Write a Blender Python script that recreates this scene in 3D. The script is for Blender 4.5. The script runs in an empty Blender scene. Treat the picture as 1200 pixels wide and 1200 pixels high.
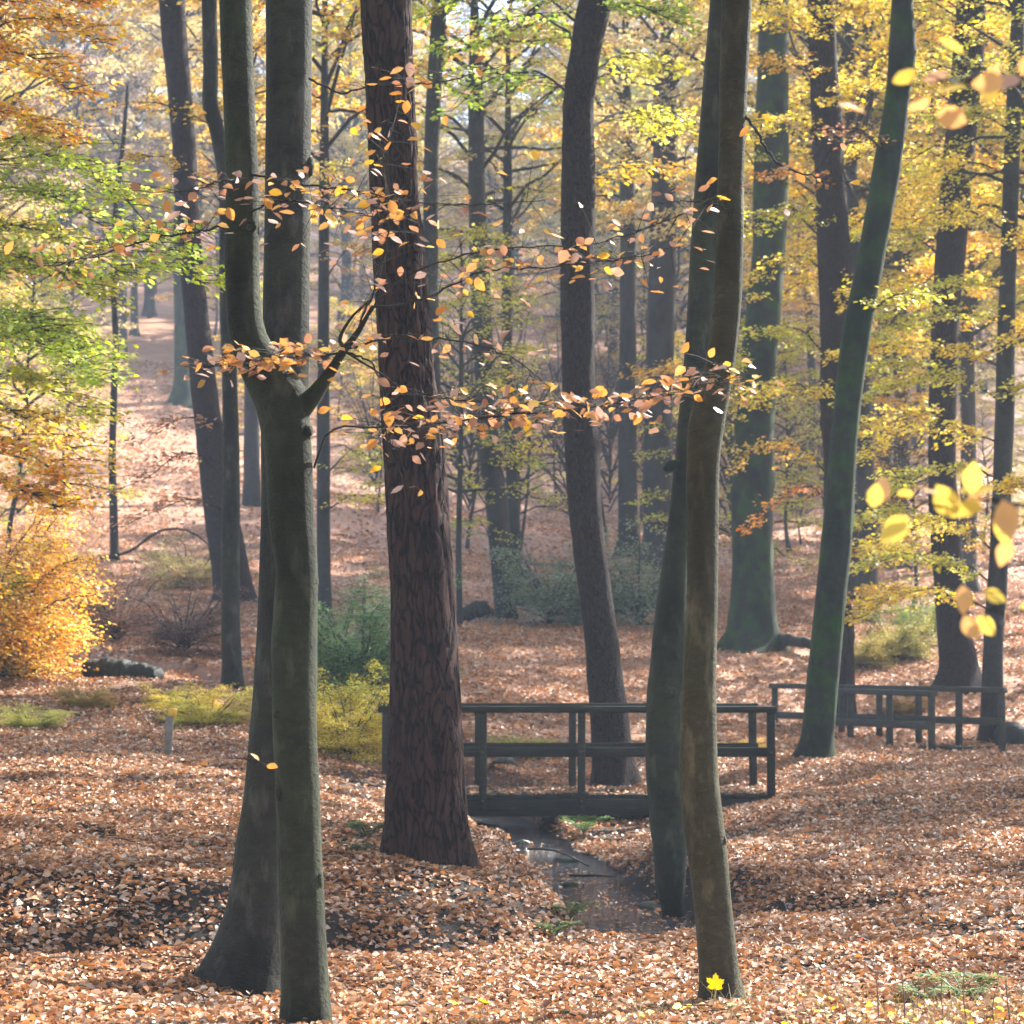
import bpy, math, random
import numpy as np
from mathutils import Vector

random.seed(7)
RNG = np.random.default_rng(7)
R = math.radians
scene = bpy.context.scene
COL = scene.collection

# ------------------------------------------------------------------ camera
F_PX = 2800.0            # focal length in pixels of the 1200 px photograph
EYE = 1.8
PITCH = math.atan(150 / F_PX)
cam_d = bpy.data.cameras.new("camera")
cam_d.sensor_width = 36.0
cam_d.lens = 36.0 * F_PX / 1200.0
cam_d.clip_start = 0.1
cam_d.clip_end = 2000.0
cam_d.dof.use_dof = True
cam_d.dof.focus_distance = 13.5
cam_d.dof.aperture_fstop = 5.6
cam = bpy.data.objects.new("camera", cam_d)
COL.objects.link(cam)
cam.location = (0, 0, EYE)
cam.rotation_euler = (R(90) + PITCH, 0, 0)
scene.camera = cam

# ------------------------------------------------------------------ sky, sun, exposure
SUN_AZ, SUN_EL = 44.0, 35.0          # degrees to the right of the view, above the horizon
world = bpy.data.worlds.new("World")
scene.world = world
world.use_nodes = True
wn = world.node_tree
wn.nodes.clear()
sky = wn.nodes.new("ShaderNodeTexSky")
sky.sky_type = 'NISHITA'
sky.sun_disc = False
sky.sun_elevation = R(SUN_EL)
sky.sun_rotation = R(SUN_AZ)
sky.dust_density = 1.0
sky.ozone_density = 2.0
bg = wn.nodes.new("ShaderNodeBackground")
bg.inputs[1].default_value = 0.13
wo = wn.nodes.new("ShaderNodeOutputWorld")
wn.links.new(sky.outputs[0], bg.inputs[0])
wn.links.new(bg.outputs[0], wo.inputs[0])

sun_d = bpy.data.lights.new("sun", 'SUN')
sun_d.energy = 5.0
sun_d.angle = R(0.5)
sun_d.color = (1.0, 0.975, 0.93)
sun = bpy.data.objects.new("sun", sun_d)
COL.objects.link(sun)
to_sun = Vector((math.sin(R(SUN_AZ)) * math.cos(R(SUN_EL)), math.cos(R(SUN_AZ)) * math.cos(R(SUN_EL)), math.sin(R(SUN_EL))))
sun.rotation_euler = to_sun.to_track_quat('Z', 'Y').to_euler()
sun.location = to_sun * 60

scene.view_settings.view_transform = 'Standard'
scene.view_settings.look = 'None'
scene.view_settings.gamma = 1.0
scene.view_settings.exposure = 2.3
scene.render.engine = 'CYCLES'
cy = scene.cycles
cy.use_denoising = True
cy.max_bounces = 7
cy.diffuse_bounces = 3
cy.glossy_bounces = 2
cy.transmission_bounces = 4
cy.transparent_max_bounces = 4
cy.volume_bounces = 1
cy.sample_clamp_indirect = 6.0

# ------------------------------------------------------------------ helpers
def P(px, py, Y):
    """photograph pixel (1200 px frame) at depth Y -> point in the wood"""
    u = (px - 600) / F_PX
    v = -(py - 600) / F_PX
    c, s = math.cos(PITCH), math.sin(PITCH)
    k = Y / (c - v * s)
    return np.array([u * k, Y, EYE + k * (s + v * c)])

def px_x(px, Y):
    return (px - 600) / F_PX * Y

def hash2(ix, iy, seed):
    h = (ix.astype(np.int64) * 374761393 + iy.astype(np.int64) * 668265263 + seed * 1442695041) & 0x7fffffff
    h = ((h ^ (h >> 13)) * 1274126177) & 0x7fffffff
    h = h ^ (h >> 16)
    return (h & 0xffff) / 65535.0

def vnoise(x, y, seed=0):
    x = np.asarray(x, float); y = np.asarray(y, float)
    ix = np.floor(x); iy = np.floor(y)
    fx = x - ix; fy = y - iy
    fx = fx * fx * (3 - 2 * fx); fy = fy * fy * (3 - 2 * fy)
    a = hash2(ix, iy, seed); b = hash2(ix + 1, iy, seed)
    c = hash2(ix, iy + 1, seed); d = hash2(ix + 1, iy + 1, seed)
    return (a * (1 - fx) + b * fx) * (1 - fy) + (c * (1 - fx) + d * fx) * fy * 1.0

def fbm(x, y, seed=0, oct=3):
    s = 0; a = .5; t = 0
    for i in range(oct):
        s = s + a * vnoise(x * 2 ** i, y * 2 ** i, seed + i * 17); t += a; a *= .5
    return s / t

def norm(v):
    n = np.linalg.norm(v, axis=-1, keepdims=True)
    return v / np.maximum(n, 1e-9)

class MB:
    """collects vertex blocks and faces, then becomes ONE mesh"""
    def __init__(self):
        self.v = []; self.f = []; self.n = 0
    def add(self, verts, faces):
        verts = np.asarray(verts, float).reshape(-1, 3)
        self.v.append(verts)
        self.f.append(np.asarray(faces, int) + self.n)
        self.n += len(verts)
    def mesh(self, name, mat=None, smooth=True):
        me = bpy.data.meshes.new(name)
        v = np.concatenate(self.v) if self.v else np.zeros((0, 3))
        sizes = np.concatenate([np.full(len(f), f.shape[1]) for f in self.f]) if self.f else np.zeros(0, int)
        loops = np.concatenate([f.ravel() for f in self.f]) if self.f else np.zeros(0, int)
        me.vertices.add(len(v)); me.vertices.foreach_set("co", v.ravel())
        me.loops.add(len(loops)); me.loops.foreach_set("vertex_index", loops.astype(np.int32))
        me.polygons.add(len(sizes))
        starts = np.concatenate([[0], np.cumsum(sizes)[:-1]]) if len(sizes) else sizes
        me.polygons.foreach_set("loop_start", starts.astype(np.int32))
        me.polygons.foreach_set("loop_total", sizes.astype(np.int32))
        me.polygons.foreach_set("use_smooth", np.full(len(sizes), smooth))
        me.update(calc_edges=True)
        if mat: me.materials.append(mat)
        return me

def link(name, data, parent=None, loc=None, color=None):
    o = bpy.data.objects.new(name, data)
    COL.objects.link(o)
    if parent is not None: o.parent = parent
    if loc is not None: o.location = loc
    if color is not None: o.color = (*color, 1)
    return o

def tag(o, label=None, cat=None, group=None, kind=None):
    if label: o["label"] = label
    if cat: o["category"] = cat
    if group: o["group"] = group
    if kind: o["kind"] = kind
    return o

def empty(name, label, cat, loc=(0, 0, 0), group=None):
    o = bpy.data.objects.new(name, None)
    o.empty_display_size = 0.2
    COL.objects.link(o)
    o.location = loc
    return tag(o, label, cat, group)

def copy_tree(o, parent=None):
    c = o.copy(); COL.objects.link(c); c.parent = parent
    for ch in o.children:
        copy_tree(ch, c)
    return c

def smooth_path(pts, radii, n):
    """Catmull-Rom resample of a polyline with radii"""
    pts = np.asarray(pts, float); radii = np.asarray(radii, float)
    m = len(pts)
    d = np.concatenate([[0], np.cumsum(np.linalg.norm(np.diff(pts, axis=0), axis=1))])
    t = np.linspace(0, d[-1], n)
    i = np.clip(np.searchsorted(d, t, side='right') - 1, 0, m - 2)
    u = ((t - d[i]) / np.maximum(d[i + 1] - d[i], 1e-9))[:, None]
    p0 = pts[np.maximum(i - 1, 0)]; p1 = pts[i]; p2 = pts[i + 1]; p3 = pts[np.minimum(i + 2, m - 1)]
    h = (d[i + 1] - d[i])[:, None]
    def tan(a, b, da, db): return (b - a) / np.maximum(db - da, 1e-9)[:, None]
    m1 = tan(p0, p2, d[np.maximum(i - 1, 0)], d[i + 1]) * h
    m2 = tan(p1, p3, d[i], d[np.minimum(i + 2, m - 1)]) * h
    u2, u3 = u * u, u ** 3
    out = (2 * u3 - 3 * u2 + 1) * p1 + (u3 - 2 * u2 + u) * m1 + (-2 * u3 + 3 * u2) * p2 + (u3 - u2) * m2
    rr = np.interp(t, d, radii)
    return out, rr, t

def tube(mb, pts, radii, sides=12, disp=None, caps=True):
    """tube with parallel-transported frames; disp(theta, length) adds to the radius"""
    pts = np.asarray(pts, float); radii = np.asarray(radii, float)
    n = len(pts)
    tg = norm(np.gradient(pts, axis=0))
    ref = np.array([0, -1.0, 0]) if abs(tg[0][1]) < .9 else np.array([1.0, 0, 0])
    a = norm(np.cross(np.cross(tg, ref), tg))
    b = np.cross(tg, a)
    th = np.linspace(0, 2 * math.pi, sides, endpoint=False)
    L = np.concatenate([[0], np.cumsum(np.linalg.norm(np.diff(pts, axis=0), axis=1))])
    rad = np.repeat(radii[:, None], sides, 1)
    if disp is not None:
        rad = rad + disp(np.repeat(th[None], n, 0), np.repeat(L[:, None], sides, 1), rad)
    v = pts[:, None] + rad[..., None] * (np.cos(th)[None, :, None] * a[:, None] + np.sin(th)[None, :, None] * b[:, None])
    idx = np.arange(n * sides).reshape(n, sides)
    nx = np.roll(idx, -1, 1)
    f = np.stack([idx[:-1], nx[:-1], nx[1:], idx[1:]], -1).reshape(-1, 4)
    mb.add(v.reshape(-1, 3), f)
    if caps:
        base = mb.n - n * sides
        mb.f.append((base + (n - 1) * sides + np.arange(sides))[None])
        mb.f.append((base + np.arange(sides)[::-1])[None])

def twigs(mb, p0, p1, r0, sag=0.0, sides=3):
    """many thin two-segment twigs at once"""
    p0 = np.asarray(p0, float); p1 = np.asarray(p1, float)
    n = len(p0)
    if n == 0: return
    mid = (p0 + p1) / 2 + np.array([0, 0, 1.0]) * np.asarray(sag).reshape(-1, 1)
    r0 = np.broadcast_to(np.asarray(r0, float), (n,))
    d = norm(p1 - p0)
    ref = np.where(np.abs(d[:, 2:3]) > .9, np.array([[1.0, 0, 0]]), np.array([[0, 0, 1.0]]))
    a = norm(np.cross(d, ref)); b = np.cross(d, a)
    th = np.linspace(0, 2 * math.pi, sides, endpoint=False)
    ring = np.cos(th)[None, :, None] * a[:, None] + np.sin(th)[None, :, None] * b[:, None]
    v = np.stack([p0[:, None] + ring * r0[:, None, None], mid[:, None] + ring * (r0 * .7)[:, None, None],
                  p1[:, None] + ring * (r0 * .3)[:, None, None]], 1)       # n,3,sides,3
    idx = np.arange(n * 3 * sides).reshape(n, 3, sides)
    nx = np.roll(idx, -1, 2)
    f = np.stack([idx[:, :-1], nx[:, :-1], nx[:, 1:], idx[:, 1:]], -1).reshape(-1, 4)
    mb.add(v.reshape(-1, 3), f)

def leaves(mb, pos, axis, normal, size, hexa=True, ratio=.62, fold=.22, rng=RNG):
    """one folded leaf blade per position"""
    pos = np.asarray(pos, float); n = len(pos)
    if n == 0: return
    ax = norm(np.asarray(axis, float))
    nr = np.asarray(normal, float)
    nr = norm(nr - ax * (nr * ax).sum(1, keepdims=True))
    sd = np.cross(ax, nr)
    s = np.broadcast_to(np.asarray(size, float), (n,))[:, None]
    w = s * ratio * .5 * rng.uniform(.8, 1.15, (n, 1))
    fo = fold * w * rng.uniform(-.6, 2.0, (n, 1))
    cu = s * rng.uniform(-.16, .16, (n, 1))       # curl along the length
    if hexa:
        V = np.stack([pos,
                      pos + ax * s * .33 + sd * w * .92 + nr * fo,
                      pos + ax * s * .68 + sd * w * .80 + nr * (fo + cu * .5),
                      pos + ax * s + nr * cu,
                      pos + ax * s * .68 - sd * w * .80 + nr * (fo + cu * .5),
                      pos + ax * s * .33 - sd * w * .92 + nr * fo], 1)
        b = np.arange(n)[:, None] * 6
        f = np.concatenate([b + np.array([[0, 1, 2, 3]]), b + np.array([[0, 3, 4, 5]])])
    else:
        V = np.stack([pos, pos + ax * s * .5 + sd * w + nr * fo, pos + ax * s + nr * cu, pos + ax * s * .5 - sd * w + nr * fo], 1)
        b = np.arange(n)[:, None] * 4
        f = np.concatenate([b + np.array([[0, 1, 2]]), b + np.array([[0, 2, 3]])])
    mb.add(V.reshape(-1, 3), f)

def box(mb, c, d, rot=0.0, bev=0.0):
    """chamfered box (centre, full size, turn about z)"""
    hx, hy, hz = [q / 2 for q in d]
    b = bev if bev else min(hx, hy, hz) * .12
    pts = []
    for sx in (-1, 1):
        for sy in (-1, 1):
            for sz in (-1, 1):
                pts += [(sx * (hx - b), sy * (hy - b), sz * hz), (sx * (hx - b), sy * hy, sz * (hz - b)), (sx * hx, sy * (hy - b), sz * (hz - b))]
    pts = np.array(pts)
    import bmesh
    bm = bmesh.new()
    vs = [bm.verts.new(p) for p in pts]
    bmesh.ops.convex_hull(bm, input=vs)
    bm.verts.ensure_lookup_table(); bm.verts.index_update()
    v = np.array([q.co[:] for q in bm.verts])
    f = np.array([[q.index for q in fa.verts] for fa in bm.faces if len(fa.verts) == 3])
    bm.free()
    c_, s_ = math.cos(rot), math.sin(rot)
    v = np.stack([v[:, 0] * c_ - v[:, 1] * s_, v[:, 0] * s_ + v[:, 1] * c_, v[:, 2]], 1) + np.asarray(c)
    mb.add(v, f)

# ------------------------------------------------------------------ materials
def mat_new(name):
    m = bpy.data.materials.new(name); m.use_nodes = True
    nt = m.node_tree; nt.nodes.clear()
    out = nt.nodes.new("ShaderNodeOutputMaterial")
    return m, nt, out

def ramp(nt, fac, stops, interp='LINEAR'):
    r = nt.nodes.new("ShaderNodeValToRGB")
    r.color_ramp.interpolation = interp
    els = r.color_ramp.elements
    while len(els) < len(stops): els.new(0.5)
    for e, (p, c) in zip(els, stops):
        e.position = p; e.color = (*c, 1)
    nt.links.new(fac, r.inputs[0])
    return r.outputs[0]

def noise(nt, vec, scale, detail=4, rough=.55, dist=0):
    n = nt.nodes.new("ShaderNodeTexNoise")
    n.inputs["Scale"].default_value = scale; n.inputs["Detail"].default_value = detail
    n.inputs["Roughness"].default_value = rough; n.inputs["Distortion"].default_value = dist
    nt.links.new(vec, n.inputs["Vector"])
    return n.outputs[0]

def mapping(nt, scale=(1, 1, 1), kind="Object"):
    tc = nt.nodes.new("ShaderNodeTexCoord")
    mp = nt.nodes.new("ShaderNodeMapping")
    mp.inputs["Scale"].default_value = scale
    nt.links.new(tc.outputs[kind], mp.inputs[0])
    return mp.outputs[0]

def mixc(nt, fac, a, b, mode='MIX'):
    m = nt.nodes.new("ShaderNodeMix"); m.data_type = 'RGBA'; m.blend_type = mode
    for sock, val in ((m.inputs[0], fac), (m.inputs[6], a), (m.inputs[7], b)):
        if isinstance(val, (int, float)): sock.default_value = val
        elif isinstance(val, tuple): sock.default_value = (*val, 1)
        else: nt.links.new(val, sock)
    return m.outputs[2]

def math_(nt, op, a, b=None, clamp=False):
    m = nt.nodes.new("ShaderNodeMath"); m.operation = op; m.use_clamp = clamp
    for s, v in zip(m.inputs, (a, b)):
        if v is None: continue
        if isinstance(v, (int, float)): s.default_value = v
        else: nt.links.new(v, s)
    return m.outputs[0]

def principled(nt, out, color, rough=.7, bump=None, bstr=.4, bdist=.02, spec=.4):
    p = nt.nodes.new("ShaderNodeBsdfPrincipled")
    if isinstance(color, tuple): p.inputs["Base Color"].default_value = (*color, 1)
    else: nt.links.new(color, p.inputs["Base Color"])
    if isinstance(rough, (int, float)): p.inputs["Roughness"].default_value = rough
    else: nt.links.new(rough, p.inputs["Roughness"])
    p.inputs["Specular IOR Level"].default_value = spec
    if bump is not None:
        b = nt.nodes.new("ShaderNodeBump"); b.inputs["Strength"].default_value = bstr; b.inputs["Distance"].default_value = bdist
        nt.links.new(bump, b.inputs["Height"]); nt.links.new(b.outputs[0], p.inputs["Normal"])
    nt.links.new(p.outputs[0], out.inputs[0])
    return p

def leaf_material(name, translucent=.5, rough=.5, jitter=(.035, .25, .45), spec=.35):
    """blade colour is the object's own colour, varied leaf by leaf"""
    m, nt, out = mat_new(name)
    oi = nt.nodes.new("ShaderNodeObjectInfo")
    ge = nt.nodes.new("ShaderNodeNewGeometry")
    rnd = ge.outputs["Random Per Island"]
    r2 = math_(nt, 'FRACT', math_(nt, 'MULTIPLY', rnd, 37.31))
    r3 = math_(nt, 'FRACT', math_(nt, 'MULTIPLY', rnd, 91.73))
    h = nt.nodes.new("ShaderNodeHueSaturation")
    nt.links.new(math_(nt, 'ADD', math_(nt, 'MULTIPLY', rnd, jitter[0] * 2), .5 - jitter[0]), h.inputs["Hue"])
    nt.links.new(math_(nt, 'ADD', math_(nt, 'MULTIPLY', r2, jitter[1] * 2), 1 - jitter[1]), h.inputs["Saturation"])
    nt.links.new(math_(nt, 'ADD', math_(nt, 'MULTIPLY', r3, jitter[2] * 2), 1 - jitter[2]), h.inputs["Value"])
    nt.links.new(oi.outputs["Color"], h.inputs["Color"])
    col = h.outputs[0]
    p = nt.nodes.new("ShaderNodeBsdfPrincipled")
    nt.links.new(col, p.inputs["Base Color"])
    p.inputs["Roughness"].default_value = rough
    p.inputs["Specular IOR Level"].default_value = spec
    t = nt.nodes.new("ShaderNodeBsdfTranslucent")
    nt.links.new(mixc(nt, 1.0, col, (1.15, 1.05, .85), 'MULTIPLY'), t.inputs[0])
    mx = nt.nodes.new("ShaderNodeMixShader"); mx.inputs[0].default_value = translucent
    nt.links.new(p.outputs[0], mx.inputs[1]); nt.links.new(t.outputs[0], mx.inputs[2])
    nt.links.new(mx.outputs[0], out.inputs[0])
    return m

M = {}
M['leaf'] = leaf_material("autumn_leaf", .46)
M['near_leaf'] = leaf_material("near_beech_leaf", .36, .5, (.012, .12, .25), .25)

def litter_material(name, stops):
    m, nt, out = mat_new(name)
    ge = nt.nodes.new("ShaderNodeNewGeometry")
    rnd = ge.outputs["Random Per Island"]
    zone = noise(nt, mapping(nt, (.55, .3, .55)), 1.0, 3)
    f = math_(nt, 'ADD', math_(nt, 'MULTIPLY', rnd, .82), math_(nt, 'MULTIPLY', math_(nt, 'SUBTRACT', zone, .5), .55), True)
    col = ramp(nt, f, stops)
    r2 = math_(nt, 'FRACT', math_(nt, 'MULTIPLY', rnd, 53.7))
    h = nt.nodes.new("ShaderNodeHueSaturation")
    nt.links.new(math_(nt, 'ADD', math_(nt, 'MULTIPLY', r2, .8), .6), h.inputs["Value"])
    nt.links.new(col, h.inputs["Color"])
    r3 = math_(nt, 'FRACT', math_(nt, 'MULTIPLY', rnd, 17.9))
    p = nt.nodes.new("ShaderNodeBsdfPrincipled")
    nt.links.new(h.outputs[0], p.inputs["Base Color"])
    nt.links.new(math_(nt, 'ADD', math_(nt, 'MULTIPLY', r3, .3), .42), p.inputs["Roughness"])
    p.inputs["Specular IOR Level"].default_value = .36
    t = nt.nodes.new("ShaderNodeBsdfTranslucent"); nt.links.new(h.outputs[0], t.inputs[0])
    mx = nt.nodes.new("ShaderNodeMixShader"); mx.inputs[0].default_value = .22
    nt.links.new(p.outputs[0], mx.inputs[1]); nt.links.new(t.outputs[0], mx.inputs[2])
    nt.links.new(mx.outputs[0], out.inputs[0])
    return m
LITTER = [(0.0, (.56, .42, .32)), (.2, (.46, .28, .16)), (.42, (.37, .165, .07)), (.66, (.46, .19, .055)), (.82, (.17, .075, .04)), (1.0, (.56, .48, .42))]
M['litter'] = litter_material("beech_leaf_litter", LITTER)

def ground_material():
    m, nt, out = mat_new("forest_soil")
    v = mapping(nt)
    n1 = noise(nt, v, 9, 6, .7)
    n2 = noise(nt, v, .8, 3)
    vor = nt.nodes.new("ShaderNodeTexVoronoi"); vor.inputs["Scale"].default_value = 11; vor.inputs["Randomness"].default_value = 1
    nt.links.new(v, vor.inputs["Vector"])
    bw = nt.nodes.new("ShaderNodeRGBToBW"); nt.links.new(vor.outputs["Color"], bw.inputs[0])
    leafc = ramp(nt, bw.outputs[0], [(0.0, (.54, .37, .27)), (.3, (.40, .20, .11)), (.6, (.46, .22, .10)), (1, (.26, .12, .07))])
    soil = ramp(nt, n1, [(.3, (.010, .007, .005)), (.7, (.038, .025, .017))])
    sep = nt.nodes.new("ShaderNodeSeparateXYZ"); nt.links.new(v, sep.inputs[0])
    far = math_(nt, 'MULTIPLY', math_(nt, 'SUBTRACT', sep.outputs[1], 26), .06, True)   # beyond the scattered leaves the litter is colour only
    f = math_(nt, 'MULTIPLY', far, ramp(nt, n2, [(.2, (.75,) * 3), (.5, (1,) * 3)]))
    col = mixc(nt, f, soil, leafc)
    principled(nt, out, col, math_(nt, 'SUBTRACT', .95, math_(nt, 'MULTIPLY', f, .4)), math_(nt, 'ADD', n1, bw.outputs[0]), .8, .05, .3)
    return m
M['ground'] = ground_material()

def bark_beech(name, base, green=.35, greencol=(.045, .06, .022), dark=1.0, lichen=.5):
    m, nt, out = mat_new(name)
    v = mapping(nt, (1, 1, 1))
    vs = mapping(nt, (5, 5, 8))
    n1 = noise(nt, v, 3.2, 5, .6)
    n2 = noise(nt, vs, 2.2, 5, .65)
    n3 = noise(nt, mapping(nt, (6, 6, 2.0)), 1.6, 4, .6)
    b2 = tuple(q * .55 for q in base); b3 = tuple(q * 1.35 for q in base)
    col = ramp(nt, n2, [(.25, b2), (.5, base), (.8, b3)])
    col = mixc(nt, math_(nt, 'MULTIPLY', ramp(nt, n1, [(.42, (0,) * 3), (.62, (1,) * 3)]), green), col, greencol)
    col = mixc(nt, math_(nt, 'MULTIPLY', ramp(nt, n3, [(.54, (0,) * 3), (.66, (1,) * 3)]), lichen), col, tuple(min(q * 3.6, .5) for q in base))
    n5 = noise(nt, mapping(nt, (1, 1, 1.6)), 26, 5, .7)
    col = mixc(nt, math_(nt, 'MULTIPLY', ramp(nt, n5, [(.56, (0,) * 3), (.68, (1,) * 3)]), .45), col, tuple(q * 2.3 for q in base))
    n4 = noise(nt, mapping(nt, (1, 1, .45)), 2.1, 3)
    col = mixc(nt, math_(nt, 'MULTIPLY', ramp(nt, n4, [(.48, (0,) * 3), (.62, (1,) * 3)]), .7), col, tuple(q * .3 for q in base))
    bm = math_(nt, 'ADD', math_(nt, 'ADD', n2, math_(nt, 'MULTIPLY', noise(nt, vs, 9, 4, .7), .7)), math_(nt, 'MULTIPLY', n3, .5))
    p = principled(nt, out, col, .8, bm, .8, .022, .08)
    p.inputs['Sheen Weight'].default_value = .09; p.inputs['Sheen Roughness'].default_value = .35; p.inputs['Sheen Tint'].default_value = (.75, .85, .6, 1)
    return m
M['beech'] = bark_beech("beech_bark", (.026, .025, .016))
M['beech_grey'] = bark_beech("grey_beech_bark", (.028, .025, .020), .2)
M['beech_olive'] = bark_beech("olive_beech_bark", (.050, .041, .024), .4, (.036, .036, .012))
M['moss_bark'] = bark_beech("mossy_bark", (.020, .020, .013), 1.0, (.020, .048, .006), lichen=.25)
M['far_bark'] = bark_beech("slender_tree_bark", (.036, .031, .029), .3, (.02, .027, .012), lichen=.1)

def bark_pine(name, dark=(.008, .005, .005), lite=(.056, .029, .022), scale=1.0):
    m, nt, out = mat_new(name)
    v = mapping(nt, (1, 1, .27))
    d = nt.nodes.new("ShaderNodeTexNoise"); d.inputs["Scale"].default_value = 6; d.inputs["Detail"].default_value = 4
    nt.links.new(v, d.inputs["Vector"])
    va = nt.nodes.new("ShaderNodeVectorMath"); va.operation = 'MULTIPLY_ADD'
    nt.links.new(d.outputs["Color"], va.inputs[0]); va.inputs[1].default_value = (.30, .30, .30); nt.links.new(v, va.inputs[2])
    vor = nt.nodes.new("ShaderNodeTexVoronoi"); vor.feature = 'DISTANCE_TO_EDGE'; vor.inputs["Scale"].default_value = 13 * scale
    nt.links.new(va.outputs[0], vor.inputs["Vector"])
    n = noise(nt, mapping(nt, (1, 1, .35)), 30, 6, .75)
    ed = math_(nt, 'ADD', vor.outputs["Distance"], math_(nt, 'MULTIPLY', math_(nt, 'SUBTRACT', n, .5), .12))
    e = ramp(nt, ed, [(.0, (.0,) * 3), (.05, (.35,) * 3), (.15, (1,) * 3)])
    n2 = noise(nt, mapping(nt, (1, 1, .4)), 1.7, 3)
    n3 = noise(nt, mapping(nt, (1, 1, 3.0)), 8, 4)
    plate = ramp(nt, n, [(.25, tuple(q * .45 for q in lite)), (.55, lite), (.8, tuple(q * 1.9 for q in lite))])
    plate = mixc(nt, math_(nt, 'MULTIPLY', n3, .35), plate, tuple(q * .5 for q in lite))
    plate = mixc(nt, math_(nt, 'MULTIPLY', n2, .6), plate, (.050, .018, .013))
    col = mixc(nt, e, dark, plate)
    h = math_(nt, 'ADD', e, math_(nt, 'MULTIPLY', n, .6))
    principled(nt, out, col, .9, h, .9, .03, .12)
    return m
M['pine'] = bark_pine("pine_bark")
M['rough_bark'] = bark_pine("fissured_bark", (.008, .006, .005), (.040, .030, .024), 1.9)
M['twig'] = bark_beech("twig_bark", (.036, .030, .028), .1, lichen=.15)

def wood_material():
    m, nt, out = mat_new("weathered_bridge_wood")
    n1 = noise(nt, mapping(nt, (1.2, 14, 14)), 3, 5, .65)
    n2 = noise(nt, mapping(nt), 4, 4)
    oi = nt.nodes.new("ShaderNodeObjectInfo")
    col = ramp(nt, n1, [(.25, (.010, .009, .007)), (.55, (.027, .025, .019)), (.8, (.07, .064, .052))])
    col = mixc(nt, math_(nt, 'MULTIPLY', ramp(nt, n2, [(.45, (0,) * 3), (.65, (1,) * 3)]), 0.4), col, (.020, .026, .010))
    h = nt.nodes.new("ShaderNodeHueSaturation"); nt.links.new(col, h.inputs["Color"])
    nt.links.new(math_(nt, 'ADD', math_(nt, 'MULTIPLY', oi.outputs["Random"], .5), .75), h.inputs["Value"])
    principled(nt, out, h.outputs[0], .8, n1, .6, .01, .1)
    return m
M['wood'] = wood_material()

def water_material():
    m, nt, out = mat_new("creek_water")
    n = noise(nt, mapping(nt, (.7, 1.5, 1)), 7, 4, .6, .6)
    p = principled(nt, out, (.012, .011, .009), .08, n, 1.0, .34, 1.0)
    return m
M['water'] = water_material()

def plain_noise(name, a, b, scale=8, rough=.8, bstr=.6, bdist=.02, green=None):
    m, nt, out = mat_new(name)
    n = noise(nt, mapping(nt), scale, 5, .65)
    col = ramp(nt, n, [(.3, a), (.7, b)])
    if green:
        n2 = noise(nt, mapping(nt), scale * .4, 3)
        col = mixc(nt, ramp(nt, n2, [(.45, (0,) * 3), (.6, (1,) * 3)]), col, green)
    principled(nt, out, col, rough, n, bstr, bdist)
    return m
M['stone'] = plain_noise("wet_stone", (.010, .010, .009), (.035, .032, .028), 9, .35, .7, .03, (.03, .045, .015))
M['log'] = plain_noise("rotten_log_bark", (.005, .005, .005), (.028, .025, .022), 7, .8, .9, .04, (.012, .017, .007))
M['yellow_paint'] = plain_noise("yellow_paint", (.5, .28, .02), (.62, .38, .04), 20, .55, .2, .004)
M['post_wood'] = plain_noise("grey_post_wood", (.07, .06, .05), (.2, .17, .14), 14, .8, .5, .008)
M['pale_wood'] = plain_noise("grey_rail_wood", (.016, .014, .011), (.050, .044, .035), 9, .85, .6, .008, (.03, .034, .018))
M['stem'] = plain_noise("dry_stem", (.07, .045, .03), (.16, .10, .07), 30, .8, .2, .002)

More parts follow.
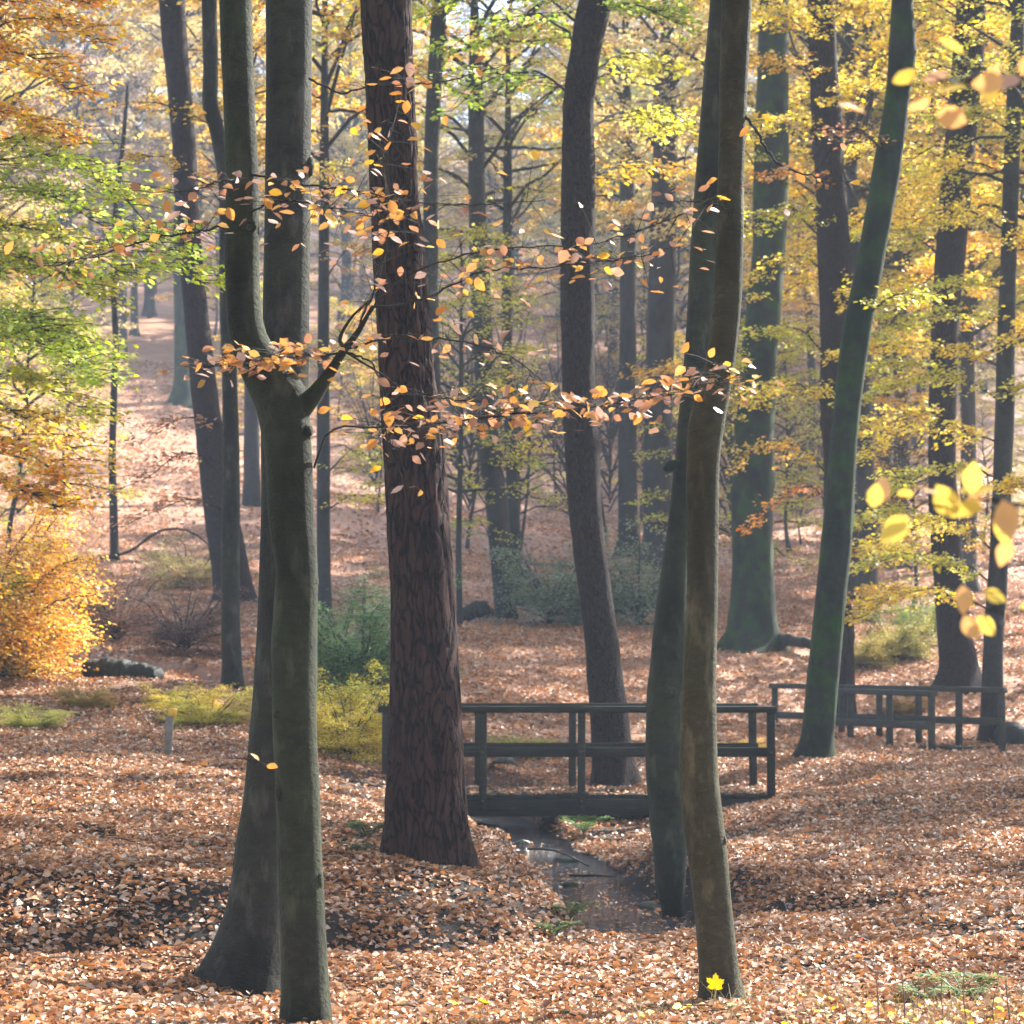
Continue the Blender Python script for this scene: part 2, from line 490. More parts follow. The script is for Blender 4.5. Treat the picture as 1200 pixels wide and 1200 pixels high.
# ------------------------------------------------------------------ ground
WATER_Z = -0.47
def water_z(y): return WATER_Z + .10 * np.maximum(0, np.asarray(y, float) - 30)
ctrl_px = [  # pixel on the ground, depth
    (-60, 1200, 10.2), (150, 1200, 10.6), (350, 1212, 10.8), (600, 1200, 11.1), (845, 1182, 11.6), (1050, 1190, 11.0), (1260, 1195, 10.4),
    (120, 1120, 13.0), (290, 1168, 12.6), (230, 1110, 13.4), (40, 1130, 12.4), (160, 1050, 15.2), (40, 1000, 17), (180, 980, 18.5),
    (350, 1010, 17.5), (60, 900, 24), (195, 893, 27), (320, 910, 25), (430, 960, 21), (500, 1012, 18.5), (450, 1048, 16.9), (560, 1030, 18.0),
    (600, 1140, 13.6), (450, 1140, 13.4), (750, 1120, 14.4), (520, 1108, 16.0), (640, 1112, 16.4),
    (900, 1090, 15.4), (1100, 1080, 15.2), (1250, 1090, 14.4), (900, 1020, 19.5), (1050, 1000, 20), (1230, 1000, 19.5),
    (920, 940, 27.5), (1080, 930, 27), (1250, 930, 26.5), (955, 889, 32), (1090, 884, 38.5), (1172, 885, 39.5), (995, 866, 40.5),
    (740, 985, 27), (740, 960, 29), (820, 975, 26.5), (850, 952, 28.2), (872, 955, 27), (700, 1010, 25), (900, 985, 23.5),
    (440, 905, 28), (380, 860, 31), (100, 830, 31), (140, 797, 34), (270, 797, 34), (20, 780, 36),
    (600, 905, 33), (715, 915, 30.5), (800, 890, 33), (600, 800, 42), (850, 792, 48), (905, 852, 43), (945, 860, 41.8), (1000, 848, 44), (1122, 803, 46), (1160, 868, 41.5), (1260, 800, 46),
    (380, 725, 52), (275, 707, 55), (600, 722, 58), (880, 757, 52), (760, 740, 56), (1150, 740, 56), (1000, 745, 56), (133, 653, 62), (0, 690, 55), (-80, 640, 62),
    (460, 650, 70), (650, 655, 74), (850, 665, 76), (1100, 665, 76), (1300, 660, 76), (200, 555, 84), (0, 545, 84),
    (212, 470, 105), (170, 432, 118), (30, 440, 116), (400, 560, 98), (650, 580, 104), (900, 590, 106), (1150, 590, 106), (1350, 590, 106),
]
cw = [P(*c) for c in ctrl_px]
cw += [np.array(q, float) for q in ((-9, 2, .25), (0, 2, .15), (9, 2, .25), (0, -12, .2), (-14, -10, .3), (14, -10, .3), (-12, 14, .6), (12, 14, .3), (-20, 30, 1.4), (20, 30, .6), (-26, 60, 4.5), (26, 60, 2.5),
       (-45, 110, 15), (45, 110, 9.5), (-50, 150, 24), (0, 150, 21), (50, 150, 19), (-80, 230, 50), (0, 230, 47), (80, 230, 45), (-80, 262, 58), (0, 262, 56), (80, 262, 54))]
cw = np.array(cw)
def warp(x, y):
    y = np.asarray(y, float); s = 60 * np.log1p((y + 18) / 30.0)
    return np.asarray(x, float) * 30.0 / (y + 26) * 1.3, s
def _phi(r2): return np.where(r2 > 1e-9, .5 * r2 * np.log(np.maximum(r2, 1e-9)), 0)
wx, wy = warp(cw[:, 0], cw[:, 1])
N = len(cw)
K = _phi((wx[:, None] - wx[None]) ** 2 + (wy[:, None] - wy[None]) ** 2) + np.eye(N) * .5
Pm = np.stack([np.ones(N), wx, wy], 1)
A = np.block([[K, Pm], [Pm.T, np.zeros((3, 3))]])
sol = np.linalg.solve(A, np.concatenate([cw[:, 2], np.zeros(3)]))
def tps(x, y):
    sx, sy = warp(x, y)
    sh = sx.shape; sx = sx.ravel(); sy = np.broadcast_to(sy, sh).ravel()
    out = np.empty(len(sx))
    for i in range(0, len(sx), 20000):
        a = sx[i:i + 20000]; b = sy[i:i + 20000]
        out[i:i + 20000] = _phi((a[:, None] - wx[None]) ** 2 + (b[:, None] - wy[None]) ** 2) @ sol[:N] + sol[N] + sol[N + 1] * a + sol[N + 2] * b
    return out.reshape(sh)

CREEK = np.array([(-6.5, 37.5), (-4.2, 36), (-2.3, 34), (-1.0, 31.8), (-.25, 29.6), (.02, 27.8), (.36, 24.8), (.68, 21.7), (1.02, 19.3), (1.12, 18.0)])
GULLY = np.array([(1.12, 18.0), (.7, 16.6), (-.2, 15.6), (-1.2, 15.1), (-2.2, 14.6), (-3.4, 13.6), (-4.6, 12.6)])
def dist_poly(x, y, poly):
    best = np.full(np.shape(x), 1e9); bt = np.zeros(np.shape(x)); acc = 0
    for a, b in zip(poly[:-1], poly[1:]):
        ab = b - a; l = np.hypot(*ab)
        t = np.clip(((x - a[0]) * ab[0] + (y - a[1]) * ab[1]) / l ** 2, 0, 1)
        d = np.hypot(x - a[0] - t * ab[0], y - a[1] - t * ab[1])
        m = d < best
        best = np.where(m, d, best); bt = np.where(m, acc + t * l, bt); acc += l
    return best, bt
def height(x, y):
    x = np.asarray(x, float); y = np.asarray(y, float)
    z = tps(x, y)
    near = np.clip((70 - y) / 40, 0.15, 1)
    z = z + (fbm(x * .9 + 7, y * .9, 3, 3) - .5) * .16 * near + (fbm(x * .16, y * .16, 9, 2) - .5) * .5 * np.clip((y - 34) / 30, 0, 1)
    d, _ = dist_poly(x, y, CREEK)
    wv = .34 + .24 * vnoise(x * 1.4 + 3, y * .9, 5)
    c = water_z(y) - .16 + np.maximum(0, d - wv) * (1.1 + 1.2 * vnoise(x * .8, y * .8, 8))
    z = np.where(c < z, c + np.minimum(z - c, .04), z)
    d2, _ = dist_poly(x, y, GULLY)
    c2 = -.40 + np.maximum(0, d2 - .5) * .55
    z = np.where(c2 < z, c2 + np.minimum(z - c2, .05), z)
    # the undercut edge of the right bank
    lip = np.exp(-(((x - 2.25) / .7) ** 2 + ((y - 17.4) / .30) ** 2))
    z = z - .20 * lip
    return z
def hz(x, y): return float(height(np.array([float(x)]), np.array([float(y)]))[0])

rows = np.concatenate([np.linspace(-14, 8, 20, endpoint=False), 8 + (np.linspace(0, 1, 440) ** 1.7) * 112, np.linspace(123, 260, 30)])
cols = np.linspace(-1, 1, 241)
gy = np.repeat(rows[:, None], len(cols), 1)
sgn = np.sign(cols) * np.abs(cols) ** 1.25
gx = sgn[None] * (np.maximum(rows, 0)[:, None] * .45 + 11)
gz = height(gx, gy)
g = MB()
idx = np.arange(gx.size).reshape(gx.shape)
g.add(np.stack([gx, gy, gz], -1).reshape(-1, 3), np.stack([idx[:-1, :-1], idx[:-1, 1:], idx[1:, 1:], idx[1:, :-1]], -1).reshape(-1, 4))
tag(link("ground", g.mesh("ground", M['ground'])), kind="structure")

# water
w = MB()
cp, _, _ = smooth_path(np.c_[CREEK, np.zeros(len(CREEK))], np.zeros(len(CREEK)), 120)
tg = norm(np.gradient(cp, axis=0)); sd = np.stack([tg[:, 1], -tg[:, 0], 0 * tg[:, 0]], 1)
ac = np.linspace(-1, 1, 13)
wv = cp[:, None] + sd[:, None] * ac[None, :, None] * .95
wv[..., 2] = water_z(wv[..., 1])
wi = np.arange(120 * 13).reshape(120, 13)
w.add(wv.reshape(-1, 3), np.stack([wi[:-1, :-1], wi[:-1, 1:], wi[1:, 1:], wi[1:, :-1]], -1).reshape(-1, 4))
tag(link("creek_water", w.mesh("creek_water", M['water'])), kind="structure")

# ------------------------------------------------------------------ leaf litter
def litter(y0, y1, per_m2, size, hexa, seed, xmul=.235, xadd=1.6):
    rng = np.random.default_rng(seed)
    area = xmul * (y1 ** 2 - y0 ** 2) + 2 * xadd * (y1 - y0)
    n = int(area * per_m2)
    y = np.sqrt(rng.uniform(y0 ** 2, y1 ** 2, n))
    x = rng.uniform(-1, 1, n) * (xmul * y + xadd)
    e = .06
    z = height(x, y); zx = (height(x + e, y) - z) / e; zy = (height(x, y + e) - z) / e
    slope = np.hypot(zx, zy)
    d, _ = dist_poly(x, y, CREEK)
    dens = np.clip(1.6 - slope * .55, .45, 1)
    bare = fbm(x * 1.1 + 50, y * .8, 21, 3)
    dens = dens * np.clip(1.15 - np.clip(fbm(x * 2.3 + 9, y * 1.2, 61, 3) - .56, 0, 1) * 4.5, .4, 1)
    dens = dens * np.where((bare > .60) & (slope > .12), .4, 1)
    for bx, by, sx, sy, k in ((-2.0, 12.3, .6, .6, .4), (2.2, 17.5, .6, .25, .8), (1.15, 27.2, .5, .5, .85), (-.45, 29.0, .3, .5, .7)):
        dens = dens * (1 - k * np.exp(-(((x - bx) / sx) ** 2 + ((y - by) / sy) ** 2)) * (bare > .38))
    wet = (z < water_z(y) + .012) & (d < 1.2)
    dens = np.where(wet, .05 * (bare > .46), dens)
    dens = np.where(~wet & (d < 1.0) & (z < water_z(y) + .10) & (bare > .44), dens * .25, dens)      # muddy edge of the creek
    keep = rng.uniform(0, 1, n) < dens
    x, y, z, zx, zy, wet = [q[keep] for q in (x, y, z, zx, zy, wet)]
    n = len(x)
    z = np.where(wet, water_z(y) + .006, z + rng.uniform(.004, .035, n))
    nr = norm(np.stack([-zx, -zy, np.ones(n)], 1) + rng.normal(0, 1, (n, 3)) * np.where(wet, .03, .42)[:, None])
    a = rng.uniform(0, 2 * math.pi, n)
    ax = np.stack([np.cos(a), np.sin(a), rng.normal(0, .2, n)], 1)
    mb = MB()
    leaves(mb, np.stack([x, y, z], 1), ax, nr, size * rng.uniform(.5, 1.45, n), hexa, .68, .6, rng)
    return mb
tag(link("leaf_litter", litter(7.5, 14.5, 2450, .042, True, 1).mesh("leaf_litter", M['litter'])), "brown fallen beech leaves carpeting the near forest floor", "leaves", kind="stuff")
tag(link("leaf_litter", litter(14.5, 22, 1650, .048, True, 5).mesh("leaf_litter", M['litter'])), "brown fallen leaves on the creek banks in front of the footbridge", "leaves", kind="stuff")
tag(link("leaf_litter", litter(22, 34, 1150, .055, False, 2).mesh("leaf_litter", M['litter'])), "brown fallen leaves around the footbridges", "leaves", kind="stuff")
tag(link("leaf_litter", litter(34, 72, 260, .085, False, 3).mesh("leaf_litter", M['litter'])), "pale fallen leaves over the slope behind the bridges", "leaves", kind="stuff")

tag(link("leaf_litter", litter(72, 124, 45, .15, False, 4).mesh("leaf_litter", M['litter'])), "sunlit fallen leaves high on the far slope and track", "leaves", kind="stuff")

rng = np.random.default_rng(44); n = 1500
y = np.sqrt(rng.uniform(8 ** 2, 36 ** 2, n)); x = rng.uniform(-1, 1, n) * (.235 * y + 1.5); a = rng.uniform(0, 6.283, n); l = rng.uniform(.1, .5, n) ** 1.3
x1 = x + np.cos(a) * l; y1 = y + np.sin(a) * l
p0 = np.stack([x, y, height(x, y) + .03], 1); p1 = np.stack([x1, y1, height(x1, y1) + rng.uniform(.02, .07, n)], 1)
ok = p0[:, 2] > WATER_Z + .1
mb = MB(); twigs(mb, p0[ok], p1[ok], rng.uniform(.003, .007, ok.sum()), 0.015 * np.ones(ok.sum()))
FALLEN = mb

# ------------------------------------------------------------------ foliage builders
def crown_arrays(seed, h, r, nlimb, ntw, nleaf, leaf, hexa=False, droop=.35, rise=.55, lowfull=.75, keep=1.0, zfrac=.93):
    """limbs off a vertical axis, flat fans of twigs, leaves along the twigs"""
    rng = np.random.default_rng(seed)
    wood, fol = MB(), MB()
    for i in range(nlimb):
        q = (i + rng.uniform(0, 1)) / nlimb
        z0 = h * q * zfrac
        prof = np.interp(q, [0, .3, .6, 1], [lowfull, 1.0, .8, .22])
        L = r * prof * rng.uniform(.75, 1.15)
        az = i * 2.39996 + rng.normal(0, .3)
        dr = np.array([math.cos(az), math.sin(az), 0])
        up = rise * rng.uniform(.35, 1.65) + q * .5
        dp = droop * rng.uniform(.6, 1.4)
        t = np.linspace(0, 1, 7)
        pts = np.array([0, 0, z0]) + dr * (L * t)[:, None] + np.array([0, 0, 1.0]) * (L * (up * t - dp * t * t))[:, None]
        pts[1:] += rng.normal(0, .05 * L / 3, (6, 3))
        rad = np.linspace(.014 * L + .008, .004, 7)
        tube(wood, pts, rad, 5, None, False)
        tt = rng.uniform(.18, 1, ntw)
        p0 = np.stack([np.interp(tt, t, pts[:, k]) for k in range(3)], 1)
        side = rng.choice([-1, 1], ntw) * rng.uniform(.35, 1.25, ntw)
        dx = np.stack([np.cos(az + side), np.sin(az + side), rng.normal(-.02, .16, ntw)], 1)
        tl = (L * .34 * (1.15 - tt) + .35) * rng.uniform(.6, 1.3, ntw)
        p1 = p0 + dx * tl[:, None]
        twigs(wood, p0, p1, .006, .04 * tl)
        kp = rng.uniform(0, 1, ntw) < keep
        p0, dx, tl = p0[kp], dx[kp], tl[kp]; m = len(p0)
        s = rng.uniform(.1, 1.05, (m, nleaf))
        lp = p0[:, None] + dx[:, None] * (tl[:, None] * s)[..., None] + rng.normal(0, 1, (m, nleaf, 3)) * np.array([.09, .09, .05])
        la = np.repeat(np.arctan2(dx[:, 1], dx[:, 0])[:, None], nleaf, 1) + rng.choice([-1, 1], (m, nleaf)) * rng.uniform(.3, 1.2, (m, nleaf))
        ax = np.stack([np.cos(la), np.sin(la), rng.normal(-.25, .3, (m, nleaf))], -1)
        nr = np.stack([rng.normal(0, .45, (m, nleaf)), rng.normal(0, .45, (m, nleaf)), np.ones((m, nleaf))], -1)
        leaves(fol, lp.reshape(-1, 3), ax.reshape(-1, 3), nr.reshape(-1, 3), leaf * rng.uniform(.65, 1.25, m * nleaf), hexa, .66, .3, rng)
    return wood, fol

def limb_spray(parent, pts, Lr, ntw, nleaf, leaf, color, seed, spread=.35, r0=.02, hexa=True, keep=1.0, mat='twig', flat=.12):
    """a limb along world points with side twigs and leaf layers; branch > foliage"""
    rng = np.random.default_rng(seed)
    wood, fol = MB(), MB()
    pp, rr, t = smooth_path(pts, np.linspace(r0, r0 * .25, len(pts)), 14)
    pp[1:] += rng.normal(0, .012 * t[-1] / 3, (13, 3))
    tube(wood, pp, rr, 6, None, False)
    L = t[-1]
    for rep in range(1):
        tt = rng.uniform(.12, 1, ntw)
        p0 = np.stack([np.interp(tt * L, t, pp[:, k]) for k in range(3)], 1)
        dirv = norm(np.gradient(pp, axis=0)); az0 = np.arctan2(np.interp(tt * L, t, dirv[:, 1]), np.interp(tt * L, t, dirv[:, 0]))
        side = rng.choice([-1, 1], ntw) * rng.uniform(.3, 1.3, ntw)
        dx = np.stack([np.cos(az0 + side), np.sin(az0 + side), rng.normal(-.05, flat, ntw)], 1)
        tl = Lr * (1.2 - tt * .6) * rng.uniform(.5, 1.3, ntw)
        p1 = p0 + dx * tl[:, None]
        twigs(wood, p0, p1, np.minimum(.007, r0 * .5), .04 * tl)
        kp = rng.uniform(0, 1, ntw) < keep
        p0, dx, tl = p0[kp], dx[kp], tl[kp]; m = len(p0)
        s = rng.uniform(.08, 1.03, (m, nleaf))
        lp = p0[:, None] + dx[:, None] * (tl[:, None] * s)[..., None] + rng.normal(0, 1, (m, nleaf, 3)) * np.array([.05, .05, .04]) * spread / .35
        la = np.repeat(np.arctan2(dx[:, 1], dx[:, 0])[:, None], nleaf, 1) + rng.choice([-1, 1], (m, nleaf)) * rng.uniform(.3, 1.2, (m, nleaf))
        ax = np.stack([np.cos(la), np.sin(la), rng.normal(-.3, .3, (m, nleaf))], -1)
        nr = np.stack([rng.normal(0, .45, (m, nleaf)), rng.normal(0, .45, (m, nleaf)), np.ones((m, nleaf))], -1)
        leaves(fol, lp.reshape(-1, 3), ax.reshape(-1, 3), nr.reshape(-1, 3), leaf * rng.uniform(.65, 1.25, m * nleaf), hexa, .66, .3, rng)
    b = link("branch", wood.mesh("branch", M[mat]), parent)
    if fol.n:
        link("foliage", fol.mesh("foliage", M['leaf']), b, color=color)
    return b

def px_limb(parent, pxs, Y0, Y1, **kw):
    """limb given by pixels with depth running Y0 -> Y1; parent sits at its own base"""
    n = len(pxs)
    base = np.array(parent.location)
    pts = [P(px, py, Y0 + (Y1 - Y0) * i / (n - 1)) - base for i, (px, py) in enumerate(pxs)]
    return limb_spray(parent, pts, **kw)

YEL = (.80, .66, .10); GOLD = (.70, .48, .09); ORA = (.68, .33, .06); BRN = (.36, .19, .11); GRN = (.34, .46, .07); YGR = (.56, .55, .08); PALE = (.62, .52, .24); DULL = (.36, .28, .19); MAUVE = (.32, .23, .19); FYEL = (.56, .45, .10); LIME = (.46, .56, .09); AMBER = (.78, .45, .07)

tag(link("fallen_twigs", FALLEN.mesh("fallen_twigs", M['twig'])), "thin dead twigs strewn over the leaf litter", "twigs", kind="stuff")

# crown kinds shared by the copies
def crown_meshes(name, *a, **k):
    w_, f_ = crown_arrays(*a, **k)
    return w_.mesh(name + "_limbs", M['twig']), f_.mesh(name + "_leaves", M['leaf'])
CR = {
    'tall': crown_meshes("tall", 11, 15, 4.2, 56, 18, 30, .125, rise=.8, droop=.5),
    'wide': crown_meshes("wide", 12, 12, 5.2, 54, 20, 32, .125, droop=.6, rise=.85),
    'airy': crown_meshes("airy", 13, 14, 4.0, 48, 16, 22, .11, keep=.55),
    'young': crown_meshes("young", 14, 6.5, 2.6, 34, 14, 20, .085, droop=.3, rise=.3, lowfull=.9),
    'shrub': crown_meshes("shrub", 15, 1.9, 1.5, 46, 14, 18, .065, rise=1.3, droop=.75, zfrac=.22),
    'dense': crown_meshes("dense", 17, 1.7, 1.5, 60, 16, 30, .06, rise=1.2, droop=.7, zfrac=.25),
    'bare': crown_meshes("bare", 16, 6, 2.4, 34, 16, 6, .07, keep=.35, rise=1.5, droop=.6, zfrac=.6),
}

def add_crown(parent, kind, loc, color, scale=1.0, rz=0.0):
    limbs, lv = CR[kind]
    a = link("limbs", limbs, parent, loc); a.rotation_euler.z = rz; a.scale = (scale,) * 3
    b = link("crown", lv, parent, loc, color); b.rotation_euler.z = rz; b.scale = (scale,) * 3
    return a, b

# ------------------------------------------------------------------ trunks
def disp_beech(seed, amt=.03, flute=.0):
    def f(th, L, r):
        c, s = np.cos(th), np.sin(th)
        n = fbm(c * 1.2 + 10 + seed, L * .9 + s * 1.2, seed, 3) - .5
        b = np.maximum(0, fbm(c * 1.5 + 30, L * 2.6 + s * 1.5, seed + 5, 2) - .62)
        return r * (n * amt * 5 + b * amt * 9)
    return f
def disp_toe(seed, amt, toes, sink=.35):
    b_ = disp_beech(seed, amt)
    def f(th, L, r):
        o = b_(th, L, r)
        for a_, wdt, out_, ln in toes:
            da = np.abs((th - R(a_) + math.pi) % (2 * math.pi) - math.pi)
            hh = np.clip(1 - (L - sink) / ln, 0, 1.5)
            o = o + out_ * hh ** 2.4 * np.exp(-(da / wdt) ** 2)
        return o
    return f
def disp_pine(seed):
    def f(th, L, r):
        c, s = np.cos(th), np.sin(th)
        u = th / (2 * math.pi) * 17 + (fbm(L * 2.2, th * 1.5, seed, 3) - .5) * 3.4
        # long plates: ridges between vertical fissures, broken crosswise
        k = np.abs((u % 1) - .5) * 2
        br = vnoise(np.floor(u) * 7.3, L * 2.1 + np.floor(u) * 3.3, seed + 2)
        groove = np.clip((k - .62) / .38, 0, 1) ** 1.4 + np.clip((.30 - br) * 5, 0, 1) * .6
        big = fbm(c + 9, L * .5 + s, seed, 2) - .5
        fine = fbm(th * 9, L * 16, seed + 4, 2) - .5
        return r * (big * .12) - .030 * groove + .014 * fine
    return f

def trunk_mesh(edges, Y, base, mat, sides=20, step=.10, disp=None, top=None, flare=(1.5, .5), Ydrift=0.0, lobes=0, seed=0, name="trunk", sink=.35):
    """edges: (py, left px, right px) from the base upward; top: height where the stem ends above the frame"""
    pts, rad = [], []
    py0 = edges[0][0]
    for py, l, r in edges:
        k = (py0 - py) / F_PX * Y
        yy = Y + Ydrift * k
        pts.append(P((l + r) / 2, py, yy) - base); rad.append((r - l) / 2 / F_PX * yy)
    pts = np.array(pts); rad = np.array(rad)
    if top:
        d = norm(pts[-1] - pts[-2]); d = norm(d * .5 + np.array([0, 0, .5])); l = top - pts[-1][2]
        if l > .5:
            for q in (.33, .66, 1):
                pts = np.vstack([pts, pts[-1 if q == .33 else -1] + d * l / 3]); rad = np.append(rad, rad[-1] * (1 - .26))
    d0 = norm(pts[0] - pts[1])
    pts = np.vstack([pts[0] + (d0 * .4 + np.array([0, 0, -.6])) * sink, pts]); rad = np.insert(rad, 0, rad[0] * 1.12)
    L = np.linalg.norm(np.diff(pts, axis=0), axis=1).sum()
    n = int(max(12, min(L / step, 260)))
    pp, rr, t = smooth_path(pts, rad, n)
    hgt = t - sink
    dsp = disp
    if flare:
        amt, ln = flare
        def dsp(th, Ls, r, disp=disp):
            hh = np.clip(1 - (Ls - sink) / ln, 0, 1.4)
            lob = 1 + (.55 * np.sin(th * lobes + seed) + .3 * np.sin(th * (lobes + 2) + seed * 2.1) if lobes else 0)
            o = r * (amt - 1) * hh ** 2 * lob
            return o + (disp(th, Ls, r) if disp is not None else 0)
    mb = MB()
    tube(mb, pp, rr, sides, dsp)
    return mb.mesh(name, mat), pp, rr

def tree(name, label, cat, edges, Y, mat, top=None, group=None, crown=None, color=YEL, crown_scale=1.0, **kw):
    l, r = edges[0][1:]
    base = P((l + r) / 2, edges[0][0], Y)
    root = empty(name, label, cat, tuple(base), group)
    me, pp, rr = trunk_mesh(edges, Y, base, M[mat], top=top, **kw)
    link("trunk", me, root)
    root["_top"] = 0
    del root["_top"]
    if crown:
        q = pp[-1]; limbs, lv = CR[crown]
        add_crown(root, crown, (q[0], q[1], q[2] - (6 if Y > 40 else 3.5 if Y > 28 else 1.0) * crown_scale), color, crown_scale, random.uniform(0, 6))
    return root

# --- T1 forked young beech
T1 = tree("beech_tree", "smooth young beech forking into a curved limb and a broken stub", "tree",
    [(1216, 330, 388), (1150, 330, 385), (1050, 327, 379), (980, 324, 376), (920, 322, 374), (860, 319, 371), (800, 318, 371), (760, 318, 371), (700, 321, 372), (670, 323, 372), (600, 313, 368), (540, 311, 366), (500, 306, 363),
     (470, 299, 362), (445, 288, 345), (420, 276, 326), (400, 270, 314), (370, 266, 306), (330, 264, 304), (270, 264, 304), (200, 264, 303), (100, 261, 298), (0, 257, 295)],
    10.8, 'beech', top=9.0, crown='airy', color=ORA, sides=28, step=.05, disp=disp_beech(1, .022), flare=(1.12, .3), crown_scale=.7)
b1 = np.array(T1.location)
mb = MB()
pp, rr, _ = smooth_path([P(332, 500, 10.8) - b1, P(352, 478, 10.78) - b1, P(368, 462, 10.76) - b1, P(388, 434, 10.74) - b1, P(402, 412, 10.72) - b1, P(420, 388, 10.7) - b1, P(437, 358, 10.68) - b1], [.075, .058, .040, .026, .019, .014, .007], 40)
tube(mb, pp, rr, 14, disp_beech(4, .05))
pp2, rr2, _ = smooth_path([P(404, 408, 10.72) - b1, P(398, 398, 10.7) - b1, P(412, 372, 10.66) - b1, P(436, 350, 10.6) - b1], [.012, .010, .007, .003], 16)
tube(mb, pp2, rr2, 6)
o = link("branch_stub", mb.mesh("branch_stub", M['beech']), T1); o["label"] = "short brown broken branch stub at the fork"
mb = MB()
ring = np.linspace(0, 2 * math.pi, 15)
kp = P(293, 266, 10.66) - b1
tube(mb, np.stack([kp + np.array([.022 * math.cos(a), -.012, .022 * math.sin(a)]) for a in ring]), np.full(15, .010), 6, None, False)
link("branch_knot", mb.mesh("branch_knot", M['beech']), T1)

# --- T2 larger beech with buttressed foot
T2 = tree("beech_tree", "straight grey beech with wide buttressed mossy foot, beside the forked beech", "tree",
    [(1172, 240, 340), (1140, 252, 336), (1090, 262, 334), (1040, 271, 333), (1000, 276, 334), (950, 284, 338), (900, 290, 344), (800, 298, 352), (700, 303, 356), (600, 306, 360), (500, 306, 361), (400, 308, 362), (300, 309, 363), (200, 310, 364), (100, 311, 366), (0, 311, 367)],
    12.7, 'beech_grey', top=12.0, crown='tall', color=GOLD, sides=36, step=.05, disp=disp_toe(2, .018, ((262, .55, .15, .62), (330, .4, .07, .4), (95, .45, .06, .4), (30, .3, .05, .35), (180, .6, .1, .4))), flare=(1.12, .5), crown_scale=.8)

# --- T3 pine
T3 = tree("pine_tree", "thick reddish pine trunk with deeply fissured bark before the footbridge", "tree",
    [(1014, 447, 553), (985, 449, 550), (950, 451, 547), (900, 453, 543), (830, 455, 540), (780, 457, 537), (700, 457, 533), (640, 454, 529), (540, 450, 523), (480, 447, 517), (430, 445, 511), (340, 439, 502), (270, 436, 497), (200, 432, 492), (100, 428, 487), (0, 421, 484)],
    18.5, 'pine', top=16.0, crown='airy', color=(.06, .10, .04), sides=110, step=.045, disp=disp_pine(3), flare=(1.10, .40), lobes=5, seed=1)

# --- T4
T4 = tree("beech_tree", "brown-grey tree curving up from directly behind the footbridge", "tree",
    [(918, 694, 742), (870, 692, 740), (800, 689, 730), (700, 679, 717), (600, 667, 705), (530, 662, 702), (450, 659, 697), (350, 657, 697), (200, 658, 697), (120, 661, 697), (60, 668, 705), (20, 674, 714), (-20, 684, 724)],
    30.5, 'rough_bark', top=16, crown='wide', color=YGR, sides=40, step=.10, disp=disp_beech(5, .03), flare=(1.25, .5), lobes=3, seed=3)

# --- T5a, T5b
T5a = tree("beech_tree", "dark leaning mossy trunk rooted at the creek edge", "tree",
    [(1066, 776, 800), (1040, 769, 803), (1000, 766, 805), (960, 761, 804), (900, 757, 802), (850, 757, 802), (800, 760, 804), (740, 765, 805), (700, 770, 806), (640, 779, 808), (600, 784, 811), (540, 791, 816), (500, 794, 822), (440, 800, 836), (400, 803, 838), (300, 808, 846), (200, 815, 853), (100, 823, 860), (0, 832, 868)],
    19.8, 'beech', top=12, crown='tall', color=GOLD, sides=30, step=.06, disp=disp_beech(6, .025), flare=(1.05, .3))
mb = MB(); bb = np.array(T5a.location)
pp, rr, _ = smooth_path([P(803, 548, 19.8) - bb, P(792, 545, 19.75) - bb, P(784, 547, 19.7) - bb, P(779, 550, 19.66) - bb], [.05, .05, .045, .02], 14)
tube(mb, pp, rr, 10, disp_beech(3, .06))
link("branch_stub", mb.mesh("branch_stub", M['moss_bark']), T5a)
T5b = tree("beech_tree", "slim olive-grey beech standing before the mossy leaning trunk", "tree",
    [(1184, 822, 870), (1100, 817, 861), (1050, 812, 856), (1000, 806, 852), (960, 800, 847), (900, 797, 841), (800, 800, 839), (700, 805, 841), (600, 804, 842), (540, 805, 843), (500, 806, 848), (470, 814, 853), (430, 826, 860), (400, 831, 864), (350, 836, 869), (300, 838, 871), (200, 842, 872), (100, 843, 876), (0, 845, 881)],
    11.6, 'beech_olive', top=9.5, crown='airy', color=GOLD, sides=30, step=.05, disp=disp_toe(7, .014, ((250, .4, .03, .22), (110, .4, .04, .25), (10, .35, .03, .18))), flare=(1.15, .25), crown_scale=.7)

def knot(T_, px, py, Y, r, mat, seed):
    import bmesh
    bm = bmesh.new(); bmesh.ops.create_icosphere(bm, subdivisions=3, radius=1)
    v = np.array([q.co[:] for q in bm.verts]); f = np.array([[q.index for q in fa.verts] for fa in bm.faces]); bm.free()
    v = v * (.8 + .4 * fbm(v[:, 0] * 2 + seed, v[:, 2] * 2, seed, 2))[:, None] * np.array(r)
    mb = MB(); mb.add(v + (P(px, py, Y) - np.array(T_.location)), f)
    link("knot", mb.mesh("knot", M[mat]), T_)
knot(T1, 368, 682, 10.8, (.020, .04, .035), 'beech', 1); knot(T1, 325, 838, 10.74, (.022, .03, .03), 'beech', 2); knot(T1, 374, 1032, 10.79, (.022, .05, .05), 'beech', 3)
knot(T1, 326, 930, 10.74, (.016, .03, .03), 'beech', 4); knot(T1, 362, 505, 10.75, (.02, .04, .03), 'beech', 5)
knot(T5b, 807, 700, 11.57, (.014, .03, .025), 'beech_olive', 6); knot(T5b, 848, 985, 11.58, (.016, .03, .03), 'beech_olive', 7)
knot(T2, 364, 195, 12.68, (.02, .04, .05), 'beech_grey', 8); knot(T5a, 787, 812, 19.62, (.05, .03, .05), 'beech', 9)
